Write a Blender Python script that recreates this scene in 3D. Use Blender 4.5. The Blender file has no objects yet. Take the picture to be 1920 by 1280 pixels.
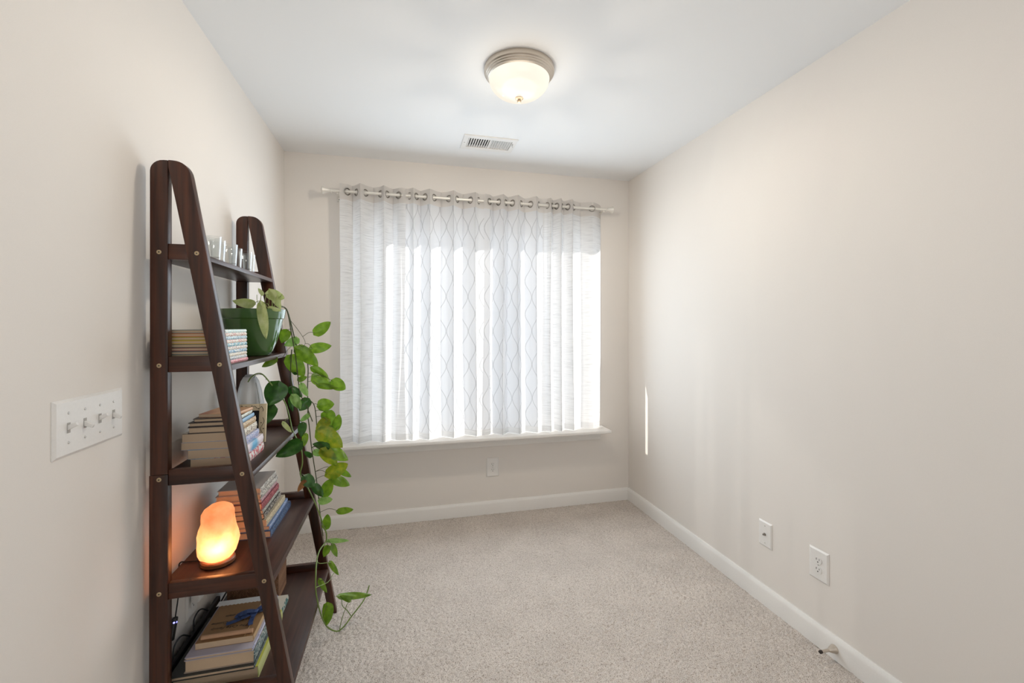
import bpy, bmesh, math, random
import numpy as np
from mathutils import Vector, Matrix, noise
random.seed(7)
scene = bpy.context.scene
C = scene.collection
PI = math.pi

# ---------------------------------------------------------------- camera, sky, sun, large lights, exposure
FPX, YAW, CAMH = 822.0, math.atan2(204, 822), 1.328
cam_d = bpy.data.cameras.new('camera'); cam = bpy.data.objects.new('camera', cam_d); C.objects.link(cam)
cam_d.sensor_width = 36; cam_d.lens = 36 * FPX / 1920; cam_d.shift_y = -29 / 1920; cam_d.clip_start = 0.02
cam.location = (0, 0, CAMH); cam.rotation_euler = (PI / 2, 0, -YAW)
scene.camera = cam

world = bpy.data.worlds.new('sky'); scene.world = world; world.use_nodes = True
bg = world.node_tree.nodes['Background']
bg.inputs[0].default_value = (0.86, 0.93, 1.0, 1); bg.inputs[1].default_value = 1.3

sun_d = bpy.data.lights.new('sun', 'SUN'); sun_d.energy = 4.0; sun_d.angle = math.radians(0.5); sun_d.color = (1, .95, .88)
sun = bpy.data.objects.new('sun', sun_d); C.objects.link(sun); sun.location = (-2, 5, 4)
SUN_DIR = Vector((.714, -.700, -math.tan(math.radians(27)))).normalized()
sun.rotation_euler = SUN_DIR.to_track_quat('-Z', 'Y').to_euler()

def area(name, loc, target, sx, sy, power, col):
    d = bpy.data.lights.new(name, 'AREA'); d.shape = 'RECTANGLE'; d.size = sx; d.size_y = sy; d.energy = power; d.color = col
    o = bpy.data.objects.new(name, d); C.objects.link(o); o.location = loc
    o.rotation_euler = (Vector(target) - Vector(loc)).to_track_quat('-Z', 'Z').to_euler()
    return o
# added fill light behind the camera, aimed up towards the ceiling
area('rear_fill', (0.45, -1.2, 1.35), (0.45, 1.3, 2.9), 2.0, 1.4, 13, (.97, .98, 1.0))
# unseen area light added room-side of the curtains to strengthen their daylight
area('window_fill', (0.525, 2.88, 1.36), (0.525, 0.0, 1.45), 1.6, 1.35, 13, (.74, .88, 1.0))
scene.view_settings.view_transform = 'Standard'; scene.view_settings.look = 'None'
scene.view_settings.gamma = 1.0; scene.view_settings.use_curve_mapping = False
scene.view_settings.exposure = 0.16
try:
    scene.cycles.use_denoising = True; scene.cycles.max_bounces = 6; scene.cycles.transparent_max_bounces = 10
    scene.cycles.use_adaptive_sampling = True; scene.cycles.adaptive_threshold = .05; scene.cycles.adaptive_min_samples = 16
    scene.cycles.diffuse_bounces = 4; scene.cycles.glossy_bounces = 3; scene.cycles.transmission_bounces = 5; scene.cycles.sample_clamp_indirect = 6
except Exception: pass

# ---------------------------------------------------------------- pixel -> place (1920x1280)
S_, C_ = math.sin(YAW), math.cos(YAW)
def ray(px, py):
    a = (px - 960) / FPX; b = -(py - 611) / FPX
    return Vector((C_ * a + S_, -S_ * a + C_, b))
def onY(px, py, Y): d = ray(px, py); t = Y / d.y; return Vector((d.x * t, Y, CAMH + d.z * t))
def onX(px, py, X): d = ray(px, py); t = X / d.x; return Vector((X, d.y * t, CAMH + d.z * t))

# ---------------------------------------------------------------- materials
def new_mat(name):
    m = bpy.data.materials.new(name); m.use_nodes = True
    return m, m.node_tree, m.node_tree.nodes['Principled BSDF']
def rgba(c): return (c[0], c[1], c[2], 1)
def srgb(r, g, b):
    f = lambda v: ((v / 255 + .055) / 1.055) ** 2.4 if v > 10 else v / 255 / 12.92
    return (f(r), f(g), f(b))
def nd(nt, t, **kw):
    n = nt.nodes.new(t)
    for k, v in kw.items(): setattr(n, k, v)
    return n
def lk(nt, a, b): nt.links.new(a, b)
def plain(name, col, rough=.5, metal=0, spec=.5, bump=0, bscale=200, coat=0):
    m, nt, p = new_mat(name)
    p.inputs['Base Color'].default_value = rgba(col); p.inputs['Roughness'].default_value = rough
    p.inputs['Metallic'].default_value = metal; p.inputs['Specular IOR Level'].default_value = spec
    p.inputs['Coat Weight'].default_value = coat
    tc = nd(nt, 'ShaderNodeTexCoord'); nz = nd(nt, 'ShaderNodeTexNoise'); nz.inputs['Scale'].default_value = bscale
    lk(nt, tc.outputs['Object'], nz.inputs['Vector'])
    hs = nd(nt, 'ShaderNodeHueSaturation'); hs.inputs['Color'].default_value = rgba(col)
    mr = nd(nt, 'ShaderNodeMapRange'); mr.inputs[3].default_value = .96; mr.inputs[4].default_value = 1.04
    lk(nt, nz.outputs['Fac'], mr.inputs[0]); lk(nt, mr.outputs[0], hs.inputs['Value']); lk(nt, hs.outputs[0], p.inputs['Base Color'])
    if bump:
        b = nd(nt, 'ShaderNodeBump'); b.inputs['Strength'].default_value = bump; b.inputs['Distance'].default_value = .002
        lk(nt, nz.outputs['Fac'], b.inputs['Height']); lk(nt, b.outputs[0], p.inputs['Normal'])
    return m
def wood(name, axis, dark, light, rough=.33, scale=1.0):
    m, nt, p = new_mat(name)
    tc = nd(nt, 'ShaderNodeTexCoord'); mp = nd(nt, 'ShaderNodeMapping')
    sc = [70 * scale] * 3; sc[axis] = 3.0 * scale
    mp.inputs['Scale'].default_value = sc
    oi = nd(nt, 'ShaderNodeObjectInfo'); vm = nd(nt, 'ShaderNodeVectorMath', operation='ADD')
    cb = nd(nt, 'ShaderNodeCombineXYZ'); mu = nd(nt, 'ShaderNodeMath', operation='MULTIPLY'); mu.inputs[1].default_value = 7
    lk(nt, oi.outputs['Random'], mu.inputs[0])
    for k in range(3): lk(nt, mu.outputs[0], cb.inputs[k])
    lk(nt, tc.outputs['Object'], vm.inputs[0]); lk(nt, cb.outputs[0], vm.inputs[1]); lk(nt, vm.outputs[0], mp.inputs['Vector'])
    n1 = nd(nt, 'ShaderNodeTexNoise'); n1.inputs['Scale'].default_value = 1.0; n1.inputs['Detail'].default_value = 6; n1.inputs['Distortion'].default_value = .6
    lk(nt, mp.outputs[0], n1.inputs['Vector'])
    mp2 = nd(nt, 'ShaderNodeMapping'); sc2 = [22 * scale] * 3; sc2[axis] = 1.6 * scale; mp2.inputs['Scale'].default_value = sc2
    lk(nt, vm.outputs[0], mp2.inputs['Vector'])
    n2 = nd(nt, 'ShaderNodeTexNoise'); n2.inputs['Scale'].default_value = 1.0; n2.inputs['Detail'].default_value = 2
    lk(nt, mp2.outputs[0], n2.inputs['Vector'])
    ad = nd(nt, 'ShaderNodeMath', operation='MULTIPLY'); lk(nt, n1.outputs['Fac'], ad.inputs[0]); lk(nt, n2.outputs['Fac'], ad.inputs[1])
    cr = nd(nt, 'ShaderNodeValToRGB'); cr.color_ramp.elements[0].position = .12; cr.color_ramp.elements[1].position = .44
    cr.color_ramp.elements[0].color = rgba(dark); cr.color_ramp.elements[1].color = rgba(light)
    lk(nt, ad.outputs[0], cr.inputs[0]); lk(nt, cr.outputs[0], p.inputs['Base Color'])
    p.inputs['Roughness'].default_value = rough; p.inputs['Specular IOR Level'].default_value = .5
    b = nd(nt, 'ShaderNodeBump'); b.inputs['Strength'].default_value = .06; b.inputs['Distance'].default_value = .001
    lk(nt, n1.outputs['Fac'], b.inputs['Height']); lk(nt, b.outputs[0], p.inputs['Normal'])
    return m
WD, WL = (.017, .0050, .0025), (.105, .031, .013)
M = {}
M['wood_z'] = wood('dark_wood_upright', 2, WD, WL); M['wood_y'] = wood('dark_wood_shelf', 1, (.026, .010, .007), (.080, .033, .022), .36)
M['wood_x'] = wood('dark_wood_rail', 0, WD, WL)
M['wall'] = plain('wall_paint', (.80, .757, .71), .85, spec=.25, bscale=700)
M['wall_window'] = M['wall']
M['ceil'] = plain('ceiling_paint', (.88, .88, .875), .9, spec=.2, bscale=700)
M['trim'] = plain('white_trim_paint', (.84, .82, .79), .4, spec=.4)
M['plastic'] = plain('white_plastic', (.82, .80, .77), .35)
M['slot'] = plain('dark_slot', (.03, .028, .026), .6); M['slot_grey'] = plain('grey_slot', (.42, .40, .37), .6)
M['screw'] = plain('brass_screw', (.55, .44, .28), .35, metal=1)
M['steel'] = plain('steel_screw', (.62, .60, .57), .35, metal=1)
M['nickel'] = plain('brushed_nickel', (.62, .56, .49), .34, metal=1)
M['grommet'] = plain('pewter_grommet', (.35, .33, .30), .3, metal=1)
M['rod'] = plain('pale_rod', (.78, .75, .69), .35, metal=.3)
M['duct'] = plain('dark_duct', (.02, .02, .02), .8)
M['black'] = plain('black_plastic', (.012, .012, .013), .4)
M['brown_rubber'] = plain('dark_rubber', (.04, .03, .025), .7)
M['soil'] = plain('potting_soil', (.03, .02, .013), .95, bump=1, bscale=120)
M['pot'] = plain('green_glaze', (.050, .125, .030), .16, coat=.6, bscale=30)
M['pages'] = plain('book_pages', (.62, .47, .32), .85, bump=.3, bscale=900)
M['ribbon'] = plain('blue_ribbon', srgb(96, 120, 176), .45)
M['ink'] = plain('dark_ink', (.05, .035, .025), .8)
M['cream'] = plain('cream_paint', srgb(216, 200, 168), .6)
M['blackboard'] = plain('black_card', (.012, .012, .014), .7)
M['whiteboard'] = plain('white_card', (.82, .82, .80), .6)

# window pane: clear glass that lets daylight through
m, nt, p = new_mat('pane_glass'); nt.nodes.remove(p)
tr = nd(nt, 'ShaderNodeBsdfTransparent'); gl = nd(nt, 'ShaderNodeBsdfGlossy'); gl.inputs['Roughness'].default_value = .02
mx = nd(nt, 'ShaderNodeMixShader'); mx.inputs[0].default_value = .06
lk(nt, tr.outputs[0], mx.inputs[1]); lk(nt, gl.outputs[0], mx.inputs[2]); lk(nt, mx.outputs[0], nt.nodes['Material Output'].inputs[0]); M['pane'] = m
# drinking glass
m, nt, p = new_mat('clear_glass'); nt.nodes.remove(p)
tr = nd(nt, 'ShaderNodeBsdfTransparent'); tr.inputs[0].default_value = (.97, .98, .98, 1); gl = nd(nt, 'ShaderNodeBsdfGlossy'); gl.inputs['Roughness'].default_value = .03
lw = nd(nt, 'ShaderNodeLayerWeight'); lw.inputs[0].default_value = .22; mx = nd(nt, 'ShaderNodeMixShader')
lk(nt, lw.outputs['Facing'], mx.inputs[0]); lk(nt, tr.outputs[0], mx.inputs[1]); lk(nt, gl.outputs[0], mx.inputs[2]); lk(nt, mx.outputs[0], nt.nodes['Material Output'].inputs[0]); M['glass'] = m

# carpet
m, nt, p = new_mat('cut_pile_carpet'); p.inputs['Roughness'].default_value = .95; p.inputs['Specular IOR Level'].default_value = .1
tc = nd(nt, 'ShaderNodeTexCoord'); vo = nd(nt, 'ShaderNodeTexNoise'); vo.inputs['Scale'].default_value = 330; vo.inputs['Detail'].default_value = 3
lk(nt, tc.outputs['Object'], vo.inputs['Vector'])
n2 = nd(nt, 'ShaderNodeTexNoise'); n2.inputs['Scale'].default_value = 5; n2.inputs['Detail'].default_value = 3; lk(nt, tc.outputs['Object'], n2.inputs['Vector'])
cr = nd(nt, 'ShaderNodeValToRGB'); e = cr.color_ramp.elements
e[0].position = .345; e[0].color = rgba((.21, .165, .13)); e[1].position = .60; e[1].color = rgba((.72, .655, .60))
x = cr.color_ramp.elements.new(.45); x.color = rgba((.58, .515, .46))
lk(nt, vo.outputs['Fac'], cr.inputs[0])
hs = nd(nt, 'ShaderNodeHueSaturation'); mr = nd(nt, 'ShaderNodeMapRange'); mr.inputs[1].default_value = .3; mr.inputs[2].default_value = .7; mr.inputs[3].default_value = .94; mr.inputs[4].default_value = 1.06
lk(nt, n2.outputs['Fac'], mr.inputs[0]); lk(nt, mr.outputs[0], hs.inputs['Value']); lk(nt, cr.outputs[0], hs.inputs['Color']); lk(nt, hs.outputs[0], p.inputs['Base Color'])
b = nd(nt, 'ShaderNodeBump'); b.inputs['Strength'].default_value = .5; b.inputs['Distance'].default_value = .004
lk(nt, vo.outputs['Fac'], b.inputs['Height']); lk(nt, b.outputs[0], p.inputs['Normal']); M['carpet'] = m

# sheer cloth; fac = thickness of the weave (0 open, 1 dense)
def cloth(name, col, pattern, clear=.10, tfac=.5):
    m, nt, p = new_mat(name); nt.nodes.remove(p)
    tl = nd(nt, 'ShaderNodeBsdfTranslucent'); df = nd(nt, 'ShaderNodeBsdfDiffuse'); tr = nd(nt, 'ShaderNodeBsdfTransparent')
    m1 = nd(nt, 'ShaderNodeMixShader'); m1.inputs[0].default_value = tfac
    m2 = nd(nt, 'ShaderNodeMixShader'); m2.inputs[0].default_value = 1 - clear
    lk(nt, df.outputs[0], m1.inputs[1]); lk(nt, tl.outputs[0], m1.inputs[2]); lk(nt, tr.outputs[0], m2.inputs[1]); lk(nt, m1.outputs[0], m2.inputs[2])
    lk(nt, m2.outputs[0], nt.nodes['Material Output'].inputs[0])
    uv = nd(nt, 'ShaderNodeUVMap'); sp = nd(nt, 'ShaderNodeSeparateXYZ'); lk(nt, uv.outputs[0], sp.inputs[0])
    def mt(op, a, b=None):
        n = nd(nt, 'ShaderNodeMath', operation=op)
        for i, v in enumerate((a, b)):
            if v is None: continue
            if isinstance(v, (int, float)): n.inputs[i].default_value = v
            else: lk(nt, v, n.inputs[i])
        return n.outputs[0]
    if pattern == 'ogee':
        P, A = .235, .058
        # two families of waves that meet in ogee loops
        ph = mt('MULTIPLY', sp.outputs[1], 2 * PI / P)
        w = mt('MULTIPLY', mt('COSINE', ph), A * .46)
        res = None
        for sgn in (1, -1):
            t = mt('SUBTRACT', sp.outputs[0], mt('MULTIPLY', w, sgn))
            q = mt('ADD', mt('MULTIPLY', t, 1 / (2 * A)), .25 * sgn)
            fr = mt('ABSOLUTE', mt('SUBTRACT', mt('FRACT', q), .5))
            d = mt('MULTIPLY', fr, 2 * A)
            l = mt('LESS_THAN', d, .0032)
            res = l if res is None else mt('MAXIMUM', res, l)
        dark = res; depth = .26
    else:
        mp = nd(nt, 'ShaderNodeMapping'); mp.inputs['Scale'].default_value = (9, 260, 1); lk(nt, uv.outputs[0], mp.inputs['Vector'])
        nz = nd(nt, 'ShaderNodeTexNoise'); nz.inputs['Scale'].default_value = 1; nz.inputs['Detail'].default_value = 3; lk(nt, mp.outputs[0], nz.inputs['Vector'])
        mr = nd(nt, 'ShaderNodeMapRange'); mr.inputs[1].default_value = .52; mr.inputs[2].default_value = .72; lk(nt, nz.outputs['Fac'], mr.inputs[0])
        dark = mr.outputs[0]; depth = .26 if pattern == 'slub' else .05
    mc = nd(nt, 'ShaderNodeMix', data_type='RGBA'); mc.inputs['A'].default_value = rgba(col); mc.inputs['B'].default_value = rgba(tuple(c * (1 - depth) for c in col))
    lk(nt, dark, mc.inputs['Factor']); lk(nt, mc.outputs['Result'], tl.inputs[0]); lk(nt, mc.outputs['Result'], df.inputs[0])
    return m
M['slub'] = cloth('white_slub_sheer', (.90, .90, .90), 'slub', .0, .62)
M['ogee'] = cloth('white_ogee_sheer', (.86, .87, .89), 'ogee', .05)
M['band'] = cloth('header_cloth', (.80, .77, .74), 'plain', .0); M['hem'] = cloth('hem_cloth', (.80, .80, .80), 'slub', .0)

def leaf_mat(name, a, b_, vein=.35, tl=.4):
    m, nt, p = new_mat(name)
    p.inputs['Roughness'].default_value = .32
    tc = nd(nt, 'ShaderNodeTexCoord'); nz = nd(nt, 'ShaderNodeTexNoise'); nz.inputs['Scale'].default_value = 45; nz.inputs['Detail'].default_value = 3
    lk(nt, tc.outputs['Object'], nz.inputs['Vector'])
    cr = nd(nt, 'ShaderNodeValToRGB'); cr.color_ramp.elements[0].position = .35; cr.color_ramp.elements[1].position = .68
    cr.color_ramp.elements[0].color = rgba(a); cr.color_ramp.elements[1].color = rgba(b_)
    lk(nt, nz.outputs['Fac'], cr.inputs[0]); lk(nt, cr.outputs[0], p.inputs['Base Color'])
    t = nd(nt, 'ShaderNodeBsdfTranslucent'); mx = nd(nt, 'ShaderNodeMixShader'); mx.inputs[0].default_value = tl
    lk(nt, cr.outputs[0], t.inputs[0]); lk(nt, p.outputs[0], mx.inputs[1]); lk(nt, t.outputs[0], mx.inputs[2]); lk(nt, mx.outputs[0], nt.nodes['Material Output'].inputs[0])
    return m
LM = {'g': leaf_mat('leaf_green', (.115, .235, .012), (.215, .365, .024)), 'd': leaf_mat('leaf_deep_green', (.022, .085, .012), (.045, .15, .018), tl=.2),
      'y': leaf_mat('leaf_olive', (.15, .26, .012), (.34, .36, .02)), 'p': leaf_mat('leaf_pale', (.42, .50, .16), (.60, .63, .30)),
      'l': leaf_mat('leaf_light', (.20, .40, .08), (.36, .55, .16)), 'b': leaf_mat('leaf_dry', (.30, .12, .04), (.42, .20, .07))}
M['stem'] = plain('vine_stem', (.055, .065, .018), .5); M['stem_l'] = plain('vine_stem_green', (.16, .24, .05), .45)

# ---------------------------------------------------------------- mesh helpers
def obj_from_bm(name, bm, mat, parent=None, smooth=False, angle=None):
    me = bpy.data.meshes.new(name); bm.to_mesh(me); bm.free()
    return obj_from_me(name, me, mat, parent, smooth)
def obj_from_me(name, me, mat, parent=None, smooth=False):
    if smooth:
        me.polygons.foreach_set('use_smooth', [True] * len(me.polygons))
        if smooth == 'auto': me.set_sharp_from_angle(angle=math.radians(35))
    for mm in (mat if isinstance(mat, (list, tuple)) else [mat]): me.materials.append(mm)
    o = bpy.data.objects.new(name, me); C.objects.link(o)
    if parent is not None:
        o.parent = parent
        bpy_mat_inv[parent.name] = bpy_mat_inv.get(parent.name) or parent.matrix_basis.inverted()
        o.matrix_parent_inverse = world_of(parent).inverted()
    return o
bpy_mat_inv = {}
def world_of(o):
    m = o.matrix_basis.copy()
    if o.parent is not None: m = world_of(o.parent) @ o.matrix_parent_inverse @ m
    return m
def add_box(bm, lo, hi, bev=0, seg=2):
    lo = Vector(lo); hi = Vector(hi)
    r = bmesh.ops.create_cube(bm, size=1, matrix=Matrix.Translation((lo + hi) / 2) @ Matrix.Diagonal((*(hi - lo), 1)))
    if bev:
        es = list({e for v in r['verts'] for e in v.link_edges})
        bmesh.ops.bevel(bm, geom=es, offset=bev, segments=seg, affect='EDGES', profile=.5)
def box(name, lo, hi, mat, parent=None, bev=0, seg=2):
    bm = bmesh.new(); add_box(bm, lo, hi, bev, seg); return obj_from_bm(name, bm, mat, parent, 'auto' if bev else False)
def add_prism(bm, pts, axis, a, b):
    """polygon pts (2D in the two other axes, ascending order) extruded from a to b along axis"""
    def V(p, t):
        q = list(p); q.insert(axis, t); return bm.verts.new(q)
    A = [V(p, a) for p in pts]; B = [V(p, b) for p in pts]; n = len(pts)
    bm.faces.new(A); bm.faces.new(B[::-1])
    for i in range(n): bm.faces.new((A[i], B[i], B[(i + 1) % n], A[(i + 1) % n]))
    bmesh.ops.recalc_face_normals(bm, faces=bm.faces[:])
def prism(name, pts, axis, a, b, mat, parent=None, bev=0, smooth='auto'):
    bm = bmesh.new(); add_prism(bm, pts, axis, a, b)
    if bev: bmesh.ops.bevel(bm, geom=bm.edges[:], offset=bev, segments=2, affect='EDGES', profile=.5)
    return obj_from_bm(name, bm, mat, parent, smooth)
def add_lathe(bm, prof, n=32, mtx=Matrix()):
    rings = []
    for r, z in prof:
        if r < 1e-6: rings.append([bm.verts.new(mtx @ Vector((0, 0, z)))])
        else: rings.append([bm.verts.new(mtx @ Vector((r * math.cos(2 * PI * k / n), r * math.sin(2 * PI * k / n), z))) for k in range(n)])
    for A, B in zip(rings, rings[1:]):
        for k in range(n):
            k2 = (k + 1) % n
            if len(A) == 1 and len(B) == 1: continue
            if len(A) == 1: bm.faces.new((A[0], B[k2], B[k]))
            elif len(B) == 1: bm.faces.new((A[k], A[k2], B[0]))
            else: bm.faces.new((A[k], A[k2], B[k2], B[k]))
    bmesh.ops.recalc_face_normals(bm, faces=bm.faces[:])
def lathe(name, prof, mat, parent=None, n=32, mtx=Matrix(), smooth='auto'):
    bm = bmesh.new(); add_lathe(bm, prof, n, mtx); return obj_from_bm(name, bm, mat, parent, smooth)
def spline(pts, k=5):
    pts = [Vector(p) for p in pts]
    if len(pts) < 3: return pts
    P = [pts[0] * 2 - pts[1]] + pts + [pts[-1] * 2 - pts[-2]]; out = []
    for i in range(1, len(P) - 2):
        a, b, c, d = P[i - 1:i + 3]
        for j in range(k):
            t = j / k
            out.append(.5 * ((2 * b) + (c - a) * t + (2 * a - 5 * b + 4 * c - d) * t * t + (3 * b - a - 3 * c + d) * t ** 3))
    return out + [pts[-1]]
def add_tube(bm, pts, r, n=6, cap=True):
    pts = [Vector(p) for p in pts]; rings = []; up = Vector((0, 0, 1))
    prev = None
    for i, p in enumerate(pts):
        t = (pts[min(i + 1, len(pts) - 1)] - pts[max(i - 1, 0)])
        if t.length < 1e-9: t = Vector((0, 0, 1))
        t.normalize()
        if prev is None: s = t.orthogonal().normalized()
        else: s = (prev - t * prev.dot(t)); s = s.normalized() if s.length > 1e-6 else t.orthogonal().normalized()
        prev = s; u = t.cross(s); rr = r[i] if isinstance(r, (list, tuple)) else r
        rings.append([bm.verts.new(p + (s * math.cos(2 * PI * k / n) + u * math.sin(2 * PI * k / n)) * rr) for k in range(n)])
    for A, B in zip(rings, rings[1:]):
        for k in range(n): bm.faces.new((A[k], A[(k + 1) % n], B[(k + 1) % n], B[k]))
    if cap: bm.faces.new(rings[0][::-1]); bm.faces.new(rings[-1])
def tube(name, pts, r, mat, parent=None, n=6):
    bm = bmesh.new(); add_tube(bm, pts, r, n); bmesh.ops.recalc_face_normals(bm, faces=bm.faces[:]); return obj_from_bm(name, bm, mat, parent, 'auto')
def add_torus(bm, c, axis, R, r, n=20, k=8):
    axis = Vector(axis).normalized(); s = axis.orthogonal().normalized(); u = axis.cross(s); rings = []
    for i in range(n):
        a = 2 * PI * i / n; d = s * math.cos(a) + u * math.sin(a)
        rings.append([bm.verts.new(Vector(c) + d * (R + r * math.cos(2 * PI * j / k)) + axis * (r * math.sin(2 * PI * j / k))) for j in range(k)])
    for i in range(n):
        A, B = rings[i], rings[(i + 1) % n]
        for j in range(k): bm.faces.new((A[j], B[j], B[(j + 1) % k], A[(j + 1) % k]))
    bmesh.ops.recalc_face_normals(bm, faces=bm.faces[:])
def tag(o, label=None, cat=None, group=None, kind=None):
    if label: o['label'] = label
    if cat: o['category'] = cat
    if group: o['group'] = group
    if kind: o['kind'] = kind
    return o
def thing(name, label, cat, loc, group=None, kind=None):
    o = bpy.data.objects.new(name, None); C.objects.link(o); o.location = loc; o.empty_display_size = .05
    return tag(o, label, cat, group, kind)

# ---------------------------------------------------------------- room shell
XL, XR, YB, YR, ZC = -.734, 1.679, 3.054, -1.6, 2.44
WX0, WX1, WZ0, WZ1, WT = -.40, 1.43, .556, 2.06, .15       # window opening
def struct(o, label, cat): return tag(o, label, cat, kind='structure')
struct(box('wall_left', (XL - .12, YR, 0), (XL, YB + WT, ZC), M['wall']), 'plain cream painted wall behind the ladder shelf', 'wall')
struct(box('wall_right', (XR, YR, 0), (XR + .12, YB + WT, ZC), M['wall']), 'bare cream painted wall with two low outlet plates', 'wall')
struct(box('wall_rear', (XL - .12, YR - .12, 0), (XR + .12, YR, ZC), M['wall']), 'cream painted wall behind the photographer', 'wall')
bm = bmesh.new()
add_box(bm, (XL, YB, 0), (WX0, YB + WT, ZC)); add_box(bm, (WX1, YB, 0), (XR, YB + WT, ZC))
add_box(bm, (WX0, YB, 0), (WX1, YB + WT, WZ0)); add_box(bm, (WX0, YB, WZ1), (WX1, YB + WT, ZC))
struct(obj_from_bm('wall_back', bm, M['wall_window']), 'cream painted wall around the curtained window', 'wall')
# ceiling with the duct opening
VX0, VX1, VY0, VY1 = .375, .640, 2.565, 2.695
bm = bmesh.new(); cz0, cz1 = ZC, ZC + .12
for lo, hi in (((XL - .12, YR - .12), (VX0, YB + WT)), ((VX1, YR - .12), (XR + .12, YB + WT)), ((VX0, YR - .12), (VX1, VY0)), ((VX0, VY1), (VX1, YB + WT))):
    add_box(bm, (*lo, cz0), (*hi, cz1))
struct(obj_from_bm('ceiling', bm, M['ceil']), 'smooth white painted ceiling', 'ceiling')
# floor: cut-pile carpet, finely uneven where it is seen
nx, ny = 500, 400
gx = np.linspace(XL - .02, XR + .02, nx); gy = np.linspace(1.15, YB + .02, ny)
rng = np.random.default_rng(3); hgt = rng.random((ny, nx))
for _ in range(1): hgt = (hgt + np.roll(hgt, 1, 0) + np.roll(hgt, 1, 1) + np.roll(np.roll(hgt, 1, 0), 1, 1)) / 4
hgt = (hgt - .5) * .013
gx2, gy2 = np.meshgrid(gx, gy); jx = (rng.random((ny, nx)) - .5) * .003; jy = (rng.random((ny, nx)) - .5) * .003
co = np.stack([gx2 + jx, gy2 + jy, hgt], -1).reshape(-1, 3)
idx = np.arange(nx * ny).reshape(ny, nx)
q = np.stack([idx[:-1, :-1], idx[:-1, 1:], idx[1:, 1:], idx[1:, :-1]], -1).reshape(-1, 4)
extra = np.array([[XL - .02, YR - .02, 0], [XR + .02, YR - .02, 0], [XR + .02, 1.16, -.004], [XL - .02, 1.16, -.004]]); n0 = len(co)
co = np.vstack([co, extra]); q = np.vstack([q, [[n0, n0 + 1, n0 + 2, n0 + 3]]])
me = bpy.data.meshes.new('floor'); me.vertices.add(len(co)); me.vertices.foreach_set('co', co.ravel())
me.loops.add(len(q) * 4); me.loops.foreach_set('vertex_index', q.ravel()); me.polygons.add(len(q)); me.polygons.foreach_set('loop_start', np.arange(len(q)) * 4)
me.update(calc_edges=True); me.validate()
struct(obj_from_me('floor', me, M['carpet'], None, True), 'beige speckled cut pile carpet', 'carpet')
# baseboards
BP = [(0, 0), (0, .092), (.006, .092), (.010, .084), (.0125, .078), (.014, .072), (.014, 0)]
prism('baseboard_back', [(YB - d, z) for d, z in BP], 0, XL, XR, M['trim']); prism('baseboard_right', [(XR - d, z) for d, z in BP], 1, YR, YB, M['trim'])
prism('baseboard_left', [(XL + d, z) for d, z in BP], 1, YR, YB, M['trim'])
for s, t in (('back', 'white baseboard under the window'), ('right', 'white baseboard along the bare wall'), ('left', 'white baseboard behind the ladder shelf')):
    struct(bpy.data.objects['baseboard_' + s], t, 'baseboard')

# window: two double-hung units behind the curtains
win = struct(thing('window_1', 'white framed double window behind the sheer curtains', 'window', ((WX0 + WX1) / 2, YB + .1, WZ0)), 'white framed double window behind the sheer curtains', 'window')
xm = (WX0 + WX1) / 2; y0, y1 = YB + .085, YB + .145
for k, (a, b_) in enumerate(((WX0, xm), (xm, WX1))):
    bm = bmesh.new(); f = .032
    add_box(bm, (a, y0, WZ0), (a + f, y1, WZ1)); add_box(bm, (b_ - f, y0, WZ0), (b_, y1, WZ1))
    add_box(bm, (a + f, y0, WZ1 - f), (b_ - f, y1, WZ1)); add_box(bm, (a + f, y0, WZ0), (b_ - f, y1, WZ0 + f)); fr = obj_from_bm('window_frame', bm, M['trim'], win)
    zm = (WZ0 + WZ1) / 2
    for (z0, z1, yy) in ((WZ0 + f, WZ1 - f, y0 + .018),):
        bm = bmesh.new(); s = .028; A, B = a + f, b_ - f
        add_box(bm, (A, yy, z0), (A + s, yy + .022, z1)); add_box(bm, (B - s, yy, z0), (B, yy + .022, z1))
        add_box(bm, (A + s, yy, z0), (B - s, yy + .022, z0 + s)); add_box(bm, (A + s, yy, z1 - s), (B - s, yy + .022, z1))
        sash = obj_from_bm('sash', bm, M['trim'], win)
        box('pane', (A + s, yy + .009, z0 + s), (B - s, yy + .013, z1 - s), M['pane'], sash)
sill = thing('trim_1', 'white window sill with flat apron below the curtains', 'window sill', (xm, YB, .556), kind='structure')
SZ = .578
bm = bmesh.new(); add_box(bm, (WX0 - .03, YB - .168, SZ - .021), (WX1 + .025, YB + .001, SZ), .005); add_box(bm, (WX0 + .001, YB - .01, SZ - .021), (WX1 - .001, YB + .09, SZ - .001)); obj_from_bm('sill_board', bm, M['trim'], sill, 'auto')
box('apron', (WX0 - .02, YB - .018, .478), (WX1 + .01, YB, SZ - .021), M['trim'], sill, .003)

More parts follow.
